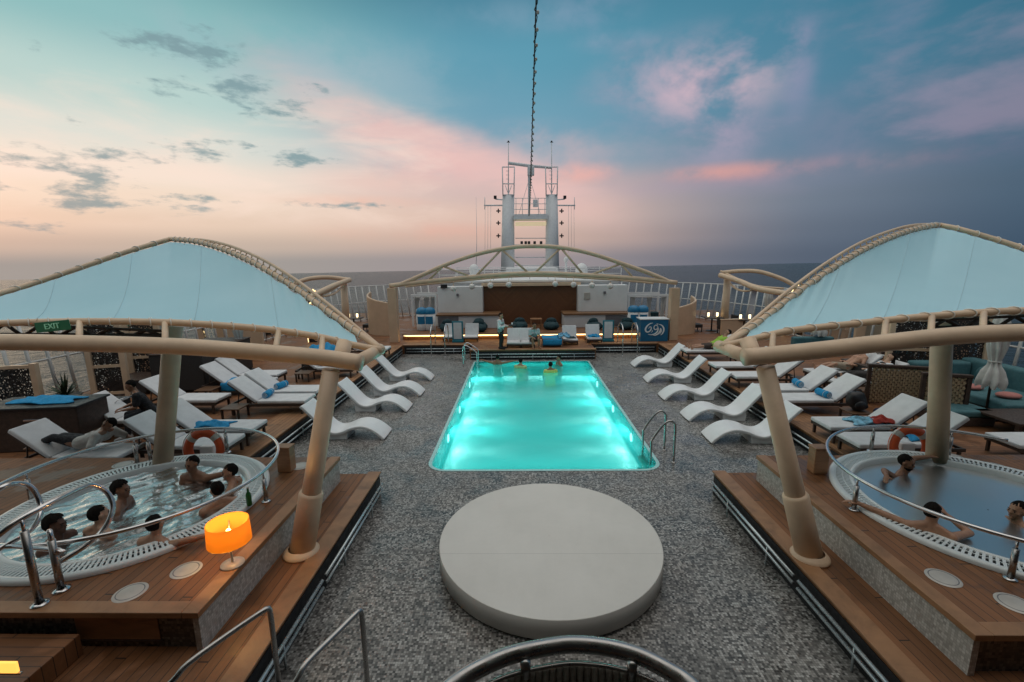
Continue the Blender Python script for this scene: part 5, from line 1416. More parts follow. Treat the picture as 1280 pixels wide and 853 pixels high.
# ------------------------------------------------------------------ lounge corners beside the canopies
LATT = None
m, nt, b = newmat('perforated_metal')
p_ = worldpos(nt); vo = nt.new('ShaderNodeTexVoronoi', feature='DISTANCE_TO_EDGE'); nt.link(p_, vo.inputs['Vector']); vo.inputs['Scale'].default_value = 16
b.inputs['Base Color'].default_value = (.035, .03, .028, 1); b.inputs['Roughness'].default_value = .5
tr = nt.new('ShaderNodeBsdfTransparent'); mxs = nt.new('ShaderNodeMixShader')
nt.link(nt.math('GREATER_THAN', vo.outputs['Distance'], .16), mxs.inputs[0]); nt.link(b.outputs[0], mxs.inputs[1]); nt.link(tr.outputs[0], mxs.inputs[2])
nt.link(mxs.outputs[0], nt.n['Material Output'].inputs[0]); LATT = m
def lattice(label, x, y, w, h, rz, rows=2, z=ZT, beige=True):
    root = thing('lattice_screen', label, 'screen', (x, y, z), rz, 'dark perforated screens at the deck edge')
    fm = BEIGE if beige else DWOOD
    for sx in (-1, 1): MB().span((sx*w/2-.07, -.07, .003), (sx*w/2+.07, .07, h)).build('screen_post', fm, root, bevel=.01)
    for k in range(rows+1):
        z0 = .12+(h-.2)*k/rows
        MB().span((-w/2+.071, -.05, z0-.04), (w/2-.071, .05, z0+.04)).build('cross_rail', fm, root)
    for k in range(rows):
        z0 = .12+(h-.2)*k/rows; z1 = .12+(h-.2)*(k+1)/rows
        MB().span((-w/2+.071, -.012, z0+.041), (w/2-.071, .012, z1-.041)).build('perforated_panel', LATT, root)
p = Q(14, 505, 11.0); lattice('beige framed perforated screen at the left picture edge', p.x, 11.0, 1.3, 1.35, .2, 1)
p = P(138, 500, ZT); lattice('tall perforated screen between sea and tan wall panel', p.x-.2, p.y+.3, .8, 2.6, .3, 3)
p = P(168, 488, ZT); lattice('perforated screen beside the tan wall panel on the left', p.x, p.y+.6, .8, 2.6, .3, 3)
p = P(1125, 478, ZT); lattice('tall perforated screen with ladder like rails behind the right upright post', p.x+.3, p.y, 1.3, 2.9, -.25, 3)
p = P(1205, 488, ZT); lattice('perforated screen between the right upright post and the closed parasol', p.x, p.y+.3, 1.2, 2.9, -.25, 2)
def wallpanel(label, x, y, w, h, rz):
    root = thing('wall_panel', label, 'panel', (x, y, ZT), rz)
    MB().span((-w/2, -.08, .003), (w/2, .08, h)).build('panel_face', TANP, root, bevel=.015)
    MB().span((-w/2-.03, -.10, h+.001), (w/2+.03, .10, h+.05)).build('panel_cap', BEIGE, root, bevel=.01)
p = P(186, 480, ZT); wallpanel('plain tan wall panel left of the upright post', p.x-.1, p.y+.6, .95, 2.4, .3)
p = P(305, 452, ZT); wallpanel('tan wall panel behind the parasol under the left canopy', p.x, p.y+.3, 1.3, 1.7, .1)
p = P(1182, 478, ZT); wallpanel('plain tan wall panel just right of the upright post', p.x+.1, p.y+.2, 1.0, 2.7, -.25)
p = P(1094, 440, ZT); wallpanel('broad tan wall panel behind the man without a shirt', p.x, p.y, 1.7, 2.0, -.1)
p = P(931, 422, ZT); wallpanel('low tan panel right of the lime shirt person', p.x-.3, p.y+.8, 1.1, .75, .1)
# lit leaf shaped sign frames
def lit_arch(label, x, y, h, w, rz, glyph=True):
    root = thing('lit_arch_sign', label, 'lit sign', (x, y, ZT), rz)
    side = crv([Vector((0, 0, .005)), Vector((-.10*w, 0, h*.35)), Vector((.02*w, 0, h*.7)), Vector((.35*w, 0, h*.94)), Vector((.55*w, 0, h))], 8)
    inner = [Vector((p.x+.34, 0, p.z*.965)) for p in side]
    MB().tube(side, .045, 8).build('arch_frame', DWOOD, root)
    MB().tube([p+Vector((-.06, -.02, 0)) for p in side], .018, 6).build('light_line', SIGNGLOW, root)
    m_ = MB(); vs_ = []
    for a, b in zip(side, inner): vs_ += [a+Vector((0, .02, 0)), b+Vector((0, .02, 0)), a+Vector((0, .05, 0)), b+Vector((0, .05, 0))]
    fs_ = []
    for i in range(len(side)-1): fs_ += [(4*i, 4*i+1, 4*i+5, 4*i+4), (4*i+2, 4*i+6, 4*i+7, 4*i+3), (4*i, 4*i+4, 4*i+6, 4*i+2), (4*i+1, 4*i+3, 4*i+7, 4*i+5)]
    m_.add(vs_, fs_); m_.build('backing_board', BLACK, root)
    if glyph:
        r_ = random.Random(5); m_ = MB(); N = len(side)
        for i in range(3, N-2):
            c_ = side[i].lerp(inner[i], .5)
            for k in range(2):
                a = r_.uniform(0, 6.3); l_ = r_.uniform(.05, .10)
                c2 = c_+Vector((r_.uniform(-.07, .07), -.005, r_.uniform(-.03, .03)))
                m_.tube([c2+Vector((math.cos(a)*l_, 0, math.sin(a)*l_)), c2+Vector((.02, 0, .02)), c2-Vector((math.cos(a)*l_, 0, math.sin(a)*l_*.6))], .014, 5)
        m_.build('glowing_lettering', SIGNGLOW, root)
p = P(941, 408, ZT); lit_arch('curved lit sign with glowing script under the right pergola', p.x, 22.5, Q(955, 357, 22.5).z-ZT, 1.0, 0)
p = P(1152, 476, ZT); lit_arch('slim curved lit arch just left of the right upright post', p.x+.15, p.y-.3, 2.9, .9, 0, False)
p = Q(388, 400, 21); lit_arch('small lit sign peeking over the arched tube of the left canopy', Q(385, 400, 21.5).x, 21.5, Q(388, 362, 21.5).z-ZT, .5, 0)
# closed parasols
def parasol(label, x, y, h=2.6, rz=0, z=ZT, r0=.19):
    root = thing('closed_parasol', label, 'parasol', (x, y, z), rz, 'closed pale parasols on the lounge decks')
    MB().tube([(0, 0, .05), (0, 0, h)], .026, 10).build('parasol_pole', DWOOD, root)
    m_ = MB(); m_.span((-.3, -.3, .003), (.3, .3, .05)); m_.build('parasol_base', BLACK, root, bevel=.015)
    m_ = MB()
    prof = [(0, 0.03), (.04, .12), (.1, .17), (.3, .24), (.5, .20), (.66, .13), (.72, .15), (.80, .25), (.93, .33), (1.0, .30)]
    L = h*.70
    def fn(u, v):
        t = v; r = 0
        for (a, ra), (b, rb) in zip(prof, prof[1:]):
            if a <= t <= b: r = ra+(rb-ra)*(t-a)/(b-a); break
        an = 2*PI*u; f = 1+.22*math.sin(8*an+1.5*math.sin(6*v))*min(1, v*3)
        return (r*r0/.26*f*math.cos(an), r*r0/.26*f*math.sin(an), h*1.0-L*t-.04*math.sin(8*an)*(t > .9))
    m_.grid(fn, 64, 40); o = m_.build('parasol_canopy', UMB, root)
    m_ = MB(); m_.tube([(.145*r0/.26*math.cos(a), .145*r0/.26*math.sin(a), h-L*.665) for a in [2*PI*k/20 for k in range(20)]], .018, 6, closed=True); m_.build('tie_strap', UMB, root)
    MB().sphere((0, 0, h+.03), .04, 10, 8).build('finial', DWOOD, root)
p = P(1231, 522, ZT); parasol('closed pale parasol in front of the teal sofa', p.x, p.y, 2.55, 0, ZT, .19)
p = P(306, 466, ZT); parasol('closed pale parasol by the loungers under the left canopy', p.x-.2, p.y+.2, 2.2)
p = P(200, 480, ZT); parasol('closed pale parasol next to the tan panel behind the left post', p.x-.1, p.y+.6, 2.5)
p = P(1012, 440, ZT); parasol('closed pale parasol beneath the right canopy tip', p.x+.3, p.y, 2.3)
p = P(964, 420, ZT); parasol('closed pale parasol beside the lit sign', p.x, 22.8, 2.3)
# teal sofa on the right
root = thing('corner_sofa', 'long teal sofa with pink cushions behind the closed parasol', 'sofa', (12.0, 11.6, ZT))
sp0, sp1 = P(1207, 497, ZT), P(1300, 525, ZT)
MB().span((-.95, -1.5, .003), (.95, 1.3, .22)).build('sofa_base', DWOOD, root, bevel=.02)
MB().span((-.95, -1.5, .22), (.55, 1.25, .44)).build('seat_cushion', TEALC, root, bevel=.05, seg=3)
MB().span((.56, -1.5, .22), (.95, 1.3, .95)).build('back_cushion', TEALC, root, bevel=.07, seg=3)
MB().span((-.95, .90, .44), (.55, 1.3, .88)).build('end_cushion', TEALC, root, bevel=.07, seg=3)
for x, y in ((-.5, -.2), (-.35, -.95)):
    m_ = MB(); m_.sphere((x, y, .50), (.26, .20, .075), 16, 10); m_.build('pink_cushion', PINK, root)
MB().sphere((.38, .3, .66), (.12, .32, .24), 16, 10).build('scatter_cushion', TEALC, root)
root = thing('footstool', 'low teal footstool in front of the sofa by the woven screen', 'footstool', (10.1, 10.4, ZT))
MB().span((-.55, -.5, .003), (.55, .5, .2)).build('stool_base', DWOOD, root, bevel=.02)
MB().span((-.55, -.5, .2), (.55, .5, .36)).build('stool_cushion', TEALC, root, bevel=.05, seg=3)
root = thing('coffee_table', 'dark low coffee table in front of the teal sofa', 'coffee table', (11.1, 9.6, ZT))
MB().span((-.8, -.5, .30), (.8, .5, .36)).build('table_top', DWOOD, root, bevel=.01)
for x in (-.7, .7):
    for y in (-.4, .4): MB().span((x-.04, y-.04, .003), (x+.04, y+.04, .30)).build('leg', DWOOD, root)
# far couch bits
p = P(1040, 448, ZT); root = thing('lounge_couch', 'teal couch behind the couple on the right deck', 'couch', (p.x, p.y+.9, ZT))
MB().span((-.8, -.5, .003), (.8, .5, .2)).build('couch_base', DWOOD, root, bevel=.02)
MB().span((-.8, -.5, .2), (.8, .2, .40)).build('seat_cushion', TEALC, root, bevel=.05)
MB().span((-.8, .21, .2), (.8, .5, .62)).build('back_cushion', TEALC, root, bevel=.06)
# woven screens either side of the post
def woven(label, x, y, w, rz):
    root = thing('woven_screen', label, 'screen', (x, y, ZT), rz)
    for s in (-1, 1): MB().span((s*w/2-.04, -.04, .003), (s*w/2+.04, .04, 1.0)).build('screen_post', DWOOD, root)
    MB().span((-w/2-.05, -.06, 1.0), (w/2+.05, .06, 1.07)).build('top_rail', DWOOD, root, bevel=.01)
    m_ = MB(); nx = int(w/.06); nz = 15
    for i in range(nx):
        x0 = -w/2+.06+(w-.12)*(i+.5)/nx
        pts = [(x0, .022*(1 if (k+i) % 2 else -1), .06+.93*k/nz) for k in range(nz+1)]
        m_.tube(pts, .031, 5)
    m_.build('weave', CANE, root)
    m_ = MB()
    for k in range(nz+1):
        if k % 1 == 0: m_.tube([(-w/2+.04, 0, .06+.92*k/nz), (w/2-.04, 0, .06+.92*k/nz)], .012, 4)
    m_.build('weave_core', DWOOD, root)
CANE = pm('woven_straw', (.44, .32, .2), .75, var=.25, scale=30)
a, b = P(1120, 509, ZT), P(1160, 520, ZT); woven('woven straw screen left of the right upright post', (a.x+b.x)/2+.05, (a.y+b.y)/2+.4, 1.5, -.32)
a = P(1190, 527, ZT); woven('woven straw screen right of the upright post beside the footstool', a.x+.0, a.y+.3, .85, -.32)
# dark daybed/rattan pieces
def rattan_box(label, x, y, sx, sy, h, rz=0, name='rattan_daybed', cat='daybed', top=None):
    root = thing(name, label, cat, (x, y, ZT), rz)
    MB().span((-sx, -sy, .06), (sx, sy, h)).build('woven_body', RATTAN, root, bevel=.03)
    for i in (-1, 1):
        for j in (-1, 1): MB().span((i*(sx-.08)-.04, j*(sy-.08)-.04, .003), (i*(sx-.08)+.04, j*(sy-.08)+.04, .06)).build('foot', DWOOD, root)
    MB().span((-sx-.02, -sy-.02, h+.001), (sx+.02, sy+.02, h+.035)).build('top_rim', DWOOD, root, bevel=.01)
    return root
p = P(1098, 492, ZT); rattan_box('dark woven headboard box behind the reclining couple', p.x+.35, 13.2, .35, .9, .62)
p = P(240, 488, ZT); rattan_box('dark woven wall behind the loungers left of the canopy post', p.x-.3, p.y+1.2, .75, 1.5, 1.15, .1, 'rattan_cabinet', 'cabinet')
rattan_box('dark woven low bench at the sea windbreak on the left', -11.6, 13.3, .55, .5, .42, 0, 'rattan_bench', 'bench')
# dark towel bar at left
root = thing('towel_station', 'dark timber towel station with blue towels on top at the left edge', 'towel station', (-10.15, 9.15, ZT), .12)
MB().span((-.95, -.42, .003), (.95, .42, .90)).build('station_body', DWOOD, root, bevel=.02)
MB().span((-1.0, -.46, .901), (1.0, .46, .95)).build('station_top', BLACK, root, bevel=.012)
MB().span((-.05, -.445, .66), (.45, -.421, .70)).build('handle', STEEL, root, bevel=.005)
heap(-10.1, 9.2, ZT+.952, .62, .26, .10, 31, 'blue towels folded on the dark towel station', BLUE)
# potted spiky plant
p = P(53, 507, ZT); p = Vector((-11.9, 11.3, ZT)); root = thing('potted_plant', 'spiky dark leaved plant in a dark pot beside the sea windbreak', 'plant', tuple(p))
MB().lathe([(.001, .003), (.24, .003), (.33, .44), (.35, .45), (.33, .46), (.28, .42), (.001, .42)], n=24).build('plant_pot', BLACK, root)
m_ = MB(); r_ = random.Random(4)
for i in range(46):
    a = r_.uniform(0, 2*PI); el = r_.uniform(.25, 1.45); L = r_.uniform(.45, .75)
    d_ = Vector((math.cos(a)*math.cos(el), math.sin(a)*math.cos(el), math.sin(el))); sd = Vector((-math.sin(a), math.cos(a), 0))
    b0 = Vector((0, 0, .43)); pts = [b0, b0+d_*L*.45, b0+d_*L+Vector((0, 0, -.12*math.cos(el)*L))]
    w_ = .028
    m_.add([pts[0]-sd*w_*.6, pts[0]+sd*w_*.6, pts[1]-sd*w_, pts[1]+sd*w_, pts[2]], [(0, 1, 3, 2), (2, 3, 4)])
m_.build('leaves', LEAF, root)
# serving trolley and bags
p = P(130, 538, ZT); root = thing('serving_trolley', 'black serving trolley beside the lounger of the man in black', 'trolley', (p.x-.1, p.y+.25, ZT))
MB().span((-.36, -.3, .12), (.36, .3, .62)).build('trolley_body', BLACK, root, bevel=.02)
MB().span((-.40, -.34, .621), (.40, .34, .65)).build('trolley_top', DSTEEL, root, bevel=.008)
for i in (-1, 1):
    for j in (-1, 1): MB().tube([(i*.3-.03, j*.24, .06), (i*.3+.03, j*.24, .06)], .057, 12).build('wheel', BLACK, root)
MB().tube([(.4, -.2, .62), (.48, -.2, .7), (.48, .2, .7), (.4, .2, .62)], .012, 8).build('push_handle', STEEL, root)
def bag(label, x, y, z, s=1.0, mat=BLACK, name='backpack'):
    root = thing(name, label, 'bag', (x, y, z))
    m_ = MB()
    def fn(u, v):
        a = 2*PI*u; th = PI*v; ss = lambda q: math.copysign(abs(q)**.7, q)
        k_ = 1+.10*math.sin(3*a+4*th)+.07*math.sin(5*th-2*a)
        return (.22*s*k_*ss(math.sin(th))*ss(math.cos(a))+.05*s*math.sin(2*th), .14*s*k_*ss(math.sin(th))*ss(math.sin(a)), s*(.25-.25*ss(math.cos(th))))
    m_.grid(fn, 24, 14); m_.build('bag_body', mat, root)
    m_ = MB(); m_.sphere((0, -.14*s, .16*s), (.15*s, .05*s, .12*s), 12, 8); m_.build('front_pocket', mat, root)
    m_ = MB(); m_.tube(crv([(-.08*s, 0, .46*s), (-.06*s, 0, .54*s), (.06*s, 0, .54*s), (.08*s, 0, .46*s)], 4), .012, 6); m_.build('carry_loop', mat, root)
bag('black backpack on the low timber table at right', 7.75, 10.2, ZT+.303, .9)
p = P(1080, 520, ZT); bag('navy bag on the deck beside the black backpack', 8.25, 10.05, ZT+.003, .8, pm('navy_cloth', (.02, .03, .08), .8))
# lanterns on the far tables
def far_table(label, px, v, Y):
    c_ = Q(px, v, Y); root = thing('lantern_table', label, 'table', (c_.x, Y, ZT), 0, 'far bistro tables with lanterns')
    MB().span((-.45, -.4, .70), (.45, .4, .75)).build('table_top', DWOOD, root, bevel=.01)
    MB().tube([(0, 0, .02), (0, 0, .70)], .04, 8).build('pedestal', BLACK, root)
    MB().lathe([(.001, .003), (.28, .003), (.26, .03), (.001, .04)], n=18).build('foot_disc', BLACK, root)
    for i, x in enumerate((-.22, .24)):
        l_ = thing('table_lantern', f'small glowing lantern on {label.split("lantern table ")[-1]}, {"left" if i == 0 else "right"} of two', 'lantern', (c_.x+x, Y-.05, ZT+.752), 0, 'glowing lanterns on the far tables')
        MB().lathe([(.001, .03), (.05, .03), (.055, .2), (.04, .24), (.001, .24)], n=12).build('glow_glass', GLOW, l_)
        MB().lathe([(.001, .002), (.07, .002), (.07, .028), (.001, .028)], n=12).build('lantern_foot', BLACK, l_)
        MB().lathe([(.06, .243), (.03, .29), (.001, .30)], n=12).build('lantern_lid', BLACK, l_)
    for x in (-.9, .9):
        ch = thing('lounge_chair', f'dark lounge chair {"left" if x < 0 else "right"} of {label.split("lantern table ")[-1]}', 'chair', (c_.x+x, Y, ZT), PI/2 if x < 0 else -PI/2, 'dark lounge chairs at the far tables')
        MB().span((-.32, -.32, .22), (.32, .32, .40)).build('seat', RATTAN, ch, bevel=.03)
        MB().span((-.32, .22, .40), (.32, .34, .85)).build('backrest', RATTAN, ch, bevel=.03)
        for i in (-1, 1):
            for j in (-1, 1): MB().span((i*.28-.02, j*.28-.02, .003), (i*.28+.02, j*.28+.02, .22)).build('leg', BLACK, ch)
far_table('lantern table between the right curved screen and pergola post', 891, 384, 24.0)
far_table('lantern table under the right pergola', 931, 391, 23.0)
far_table('lantern table between the left pergola post and curved screen', 441, 388, 25.0)
# ------------------------------------------------------------------ people
SK = {'tan': pm('skin_tan', (.42, .225, .14), .42, var=.08, scale=14), 'brown': pm('skin_brown', (.29, .145, .085), .42, var=.08, scale=14), 'fair': pm('skin_fair', (.52, .31, .21), .42, var=.08, scale=14), 'dark': pm('skin_dark', (.13, .065, .042), .42, var=.08, scale=14)}
HAIR = pm('hair_black', (.008, .006, .005), .8, var=.3, scale=60, bump=.6, bscale=140, spec=.15)
EYEM = pm('eye_dark', (.02, .015, .012), .2)
CL = {}
def clothm(name, col):
    if name not in CL: CL[name] = pm(name, col, .85, var=.12, scale=12, bump=.3, bscale=120)
    return CL[name]
def V3(*a): return Vector(a)
def hand(mb, w, d, up, s=1.0, curl=.4):
    """palm and five separate fingers; d = direction of the forearm, up = back of the hand"""
    d = d.normalized(); up = (up-d*up.dot(d)).normalized(); sd = d.cross(up)
    for k in (-1.2, -.4, .4, 1.2): mb.cap(w+sd*k*.014*s, w+d*.085*s+sd*k*.018*s, .016*s, .014*s, 8)
    for k, L in zip((-1.35, -.45, .45, 1.35), (.062, .078, .072, .056)):
        a = w+d*.092*s+sd*k*.020*s; b = a+(d-up*curl*.6).normalized()*L*.55*s; c = b+(d-up*curl*1.8).normalized()*L*.5*s
        mb.cap(a, b, .0105*s, .0095*s, 7); mb.cap(b, c, .0095*s, .0085*s, 7)
    a = w+d*.025*s-sd*.028*s; b = a+(d*.7-sd*.8).normalized()*.04*s; c = b+(d-sd*.2-up*.3).normalized()*.032*s
    mb.cap(a, b, .014*s, .011*s, 7); mb.cap(b, c, .011*s, .0095*s, 7)
def person(label, J, skin, group, hair='short', eyes=True, voxel=.0115, clothes=(), beard=False, hat=None, rz=0.0, loc=(0, 0, 0), fem=False, cat='person'):
    """J: joints in local metres, facing +x"""
    root = thing('person', label, cat, loc, rz, group)
    j = {k: Vector(v) for k, v in J.items() if k != 'look'}
    look = Vector(J.get('look', (1, 0, -.05))).normalized()
    mb = MB()
    ch, pe, nk, hd = j['chest'], j['pelvis'], j['neck'], j['head']
    sL, sR = j['shoL'], j['shoR']
    ax = (sL-sR).normalized(); up = (nk-pe).normalized(); fw = ax.cross(up)
    for k in (-1, 1):
        mb.cap(pe+ax*k*.075, ch.lerp(pe, .35)+ax*k*.07, .105, .10, 12)
        mb.cap(ch.lerp(pe, .35)+ax*k*.07, ch+ax*k*.085+up*.03, .098, .112 if not fem else .10, 12)
        mb.cap(ch+ax*k*.09+up*.06, ch+ax*k*.12+up*.12, .095, .07, 12)
        mb.sphere(ch+ax*k*.085+fw*.055+up*.03, (.075, .075, .065) if not fem else (.085, .085, .085), 12, 8)
    mb.cap(sL-ax*.03, sR+ax*.03, .062, .062, 12)
    for s_ in (sL, sR): mb.cap(s_, s_.lerp(nk, .7)+up*.02, .058, .05, 10)
    mb.cap(nk-up*.06, hd-up*.05, .062, .056, 12)
    # limbs
    for S in 'LR':
        sh, el, wr = j['sho'+S], j['elb'+S], j['wri'+S]
        mb.sphere(sh, .066, 12, 8); mb.cap(sh, el, .056, .042, 12); mb.cap(el, el.lerp(wr, .35), .042, .043, 12); mb.cap(el.lerp(wr, .35), wr, .043, .028, 12)
        hup = Vector(J.get('hup', (0, 0, 1))); dd = (wr-el)
        if abs(dd.normalized().dot(hup.normalized())) > .92: hup = Vector((1, 0, 0))
        hdv = Vector(J['hand'+S]) if 'hand'+S in J else dd
        hand(mb, wr, hdv, hup, 1.05, .45)
        if 'hip'+S in j:
            hp, kn, an = j['hip'+S], j['kne'+S], j['ank'+S]
            mb.cap(hp, kn, .088, .058, 12); mb.cap(kn, kn.lerp(an, .3), .056, .058, 12); mb.cap(kn.lerp(an, .3), an, .058, .036, 12)
            tdir = Vector(J['toe'+S])-an; tdir.normalize(); 
            mb.cap(an+Vector((0, 0, -.03))-tdir*.03, an+tdir*.15+Vector((0, 0, -.045)), .042, .032, 10)
            mb.cap(an+tdir*.12+Vector((0, 0, -.05)), an+tdir*.2+Vector((0, 0, -.055)), .034, .024, 10)
    # head with face
    x = look; y = Vector((0, 0, 1)).cross(x)
    hu = Vector(J.get('headup', (0, 0, 1)))
    y = hu.cross(x).normalized(); z = x.cross(y).normalized(); M = Matrix((x, y, z)).transposed()
    L_ = lambda a, b, c: hd + M @ Vector((a, b, c))
    mb.sphere(L_(-.012, 0, .025), (.098, .077, .098), 18, 12, M)
    mb.sphere(L_(.026, 0, -.05), (.062, .056, .068), 14, 10, M)
    mb.cap(L_(.068, 0, -.095), L_(.062, 0, -.098), .026, .024, 8)
    mb.cap(L_(.088, 0, .012), L_(.104, 0, -.022), .009, .016, 8)
    mb.cap(L_(.082, -.03, .024), L_(.082, .03, .024), .013, .013, 8)
    for k in (-1, 1):
        mb.cap(L_(.086, k*.014, -.057), L_(.08, k*.022, -.057), .010, .008, 6)
        mb.cap(L_(-.005, k*.079, .012), L_(.0, k*.076, -.025), .017, .012, 8)
        mb.sphere(L_(.055, k*.042, -.015), .028, 8, 6)
    body = mb.remesh('body', SK[skin], root, voxel, 3)
    if eyes:
        for k in (-1, 1):
            m_ = MB(); m_.sphere(L_(.084, k*.030, .004), .0095, 8, 6); m_.build('eye', EYEM, root)
            m_ = MB(); m_.cap(L_(.092, k*.016, .026), L_(.083, k*.046, .026), .005, .004, 6); m_.build('eyebrow', HAIR, root)
        m_ = MB(); m_.cap(L_(.087, -.018, -.058), L_(.087, .018, -.058), .006, .006, 6); m_.build('mouth', clothm('lips', (.20, .07, .06)), root)
    if hair:
        r_ = random.Random(len(label)); ph = [r_.uniform(0, 6) for _ in range(4)]
        big = 1.16 if hair == 'curly' else .985
        hb = MB()
        kp = (lambda q: q.z > .10+.62*max(0, q.x)+.07*math.sin(9*math.atan2(q.y, q.x)) or (q.x < .12 and q.z > -.25) or (q.x < -.15 and q.z > -.72))
        hb.sphere(L_(-.018, 0, .029), (.1005*big, .082*big, .102*big), 26, 18, M, keep=kp)
        for i_, v in enumerate(hb.v):
            dlt = (v-hd); f = 1+(.05 if hair == 'curly' else .034)*math.sin(i_*2.4+ph[0])+(.04 if hair == 'curly' else .022)*math.sin(i_*.7+ph[1])
            hb.v[i_] = hd+dlt*f
        o = hb.build('hair', HAIR, root)
        if hair == 'long':
            hb = MB(); 
            for k in range(9):
                a = -.075+.15*k/8; hb.cap(L_(-.05, a, .05), L_(-.085, a*1.15, -.20), .024, .014, 7)
            hb.remesh('long_hair', HAIR, root, .014, 2)
    if beard:
        hb = MB(); hb.sphere(L_(.030, 0, -.062), (.070, .062, .066), 16, 10, M, keep=lambda q: q.z < -.1 and q.x > -.2)
        o = hb.build('beard', HAIR, root)
    # clothes
    for c_ in clothes:
        kind, m = c_[0], c_[1]; cb = MB()
        if kind in ('shirt', 'vest'):
            for k in (-1, 1):
                cb.cap(pe+ax*k*.08+up*.02, ch.lerp(pe, .35)+ax*k*.075, .122, .116, 12)
                cb.cap(ch.lerp(pe, .35)+ax*k*.075, ch+ax*k*.09+up*.03, .115, .128, 12)
                cb.cap(ch+ax*k*.095+up*.06, ch+ax*k*.12+up*.12, .110, .082, 12)
                cb.sphere(ch+ax*k*.085+fw*.058+up*.03, (.09, .09, .08), 12, 8)
            cb.cap(sL-ax*.03, sR+ax*.03, .075, .075, 12)
            if kind == 'shirt':
                ln = c_[2] if len(c_) > 2 else .6
                for S in 'LR':
                    sh, el, wr = j['sho'+S], j['elb'+S], j['wri'+S]
                    cb.sphere(sh, .082, 12, 8)
                    if ln <= 1: cb.cap(sh, sh.lerp(el, ln), .075, .066, 12)
                    else: cb.cap(sh, el, .075, .058, 12); cb.cap(el, el.lerp(wr, ln-1), .058, .044, 12)
            cb.remesh('shirt' if kind == 'shirt' else 'waistcoat', m, root, .016, 3)
        elif kind in ('shorts', 'trousers'):
            for S in 'LR':
                hp, kn, an = j['hip'+S], j['kne'+S], j['ank'+S]
                cb.cap(pe+(hp-pe)*.6, hp.lerp(kn, .75 if kind == 'shorts' else 1), .118, .084 if kind == 'shorts' else .072, 12)
                if kind == 'trousers': cb.cap(kn, kn.lerp(an, .92), .072, .056, 12)
            cb.cap(pe+ax*.06, pe-ax*.06, .125, .125, 12)
            cb.remesh(kind, m, root, .016, 3)
        elif kind == 'shoes':
            for S in 'LR':
                an = j['ank'+S]; t = (Vector(J['toe'+S])-an).normalized(); sb = MB()
                sb.cap(an+V3(0, 0, -.03)-t*.04, an+t*.17+V3(0, 0, -.045), .052, .042, 10); sb.cap(an+t*.1+V3(0, 0, -.045), an+t*.22+V3(0, 0, -.05), .044, .034, 10)
                sb.remesh('shoe', m, root, .014, 2)
    return root
def mir(d):     # fill right side by mirroring y
    o = dict(d)
    for k, v in d.items():
        if k.endswith('L') and k[:-1]+'R' not in d: o[k[:-1]+'R'] = (v[0], -v[1], v[2])
    return o
def soak(lean=.06, arms='down', look=(1, 0, 0), low=0.0):
    """sitting on the tub bench, water level = 0"""
    b = dict(pelvis=(0, 0, -.50-low), chest=(-lean, 0, -.14-low), neck=(-lean, 0, .12-low), head=(-lean+.03, 0, .285-low), shoL=(-lean, .19, .045-low), look=look,
             hipL=(.02, .09, -.52-low), kneL=(.40, .13, -.44), ankL=(.42, .13, -.84), toeL=(.60, .13, -.86))
    A = {'down': dict(elbL=(.02, .27, -.22), wriL=(.24, .20, -.22)),
         'rim': dict(elbL=(-.12, .45, .12), wriL=(.02, .70, .15), handL=(.3, .8, -.12)),
         'rimL': dict(elbL=(-.12, .45, .12), wriL=(.02, .70, .15), handL=(.3, .8, -.12), elbR=(.04, -.26, -.20), wriR=(.26, -.18, -.16)),
         'rimR': dict(elbR=(-.12, -.45, .12), wriR=(.02, -.70, .15), handR=(.3, -.8, -.12), elbL=(.04, .26, -.20), wriL=(.26, .18, -.16)),
         'recl': dict(elbL=(-.02, .45, .11), wriL=(.0, .72, .15), handL=(.05, 1, -.08), elbR=(.24, -.36, .06), wriR=(.34, -.14, .17), handR=(.1, .5, .6)),
         'face': dict(elbL=(.24, .30, .0), wriL=(.18, .12, .22), handL=(-.3, -.3, .6), elbR=(.02, -.28, -.2), wriR=(.24, -.2, -.22))}[arms]
    b.update(A); return mir(b)
WL_, WC_ = ZP-.02, ZP-.035
def face_to(x, y, tx, ty): return math.atan2(ty-y, tx-x)
GL, GRR = 'bathers in the bubbling hot tub', 'bathers in the calm hot tub'
def bather(px, v, wl, facing, label, skin, arms, look, hair, group, low=0.0, lean=.06, beard=False, hz=.29):
    h = P(px, v, wl+hz-low)
    person(label, soak(lean, arms, look, low), skin, group, hair, True, .0125, (('shorts', clothm('swim_navy', (.02, .03, .07))),), beard, None, facing, (h.x-math.cos(facing)*(-lean+.03), h.y-math.sin(facing)*(-lean+.03), wl))
bather(240, 580, WL_, R(-95), 'bare chested man facing the viewer at the far tub edge', 'brown', 'rimL', (1, -.1, -.05), 'short', GL, low=-.02)
bather(287, 590, WL_, R(195), 'bather in profile at the post end of the bubbling tub', 'tan', 'down', (1, .3, 0), 'short', GL)
bather(271, 612, WL_, R(140), 'dark haired bather seen from behind near the bottle on the tub rim', 'tan', 'down', (1, .2, .05), 'short', GL, low=.02)
bather(152, 612, WL_, R(20), 'curly haired bather in the middle left of the bubbling tub', 'brown', 'down', (1, -.3, .0), 'curly', GL)
bather(124, 643, WL_, R(75), 'bather with bare back turned, framed by the looping grab rail', 'fair', 'down', (1, -.3, 0), 'short', GL, low=.02)
bather(70, 656, WL_, R(5), 'bather with dark curls nearest the left end of the bubbling tub', 'dark', 'down', (1, .1, 0), 'curly', GL, low=.04)
bather(194, 655, WL_, R(80), 'tan bather with back turned at the near tub edge, arm along the rim', 'tan', 'rimR', (1, .2, 0), 'short', GL, low=.04)
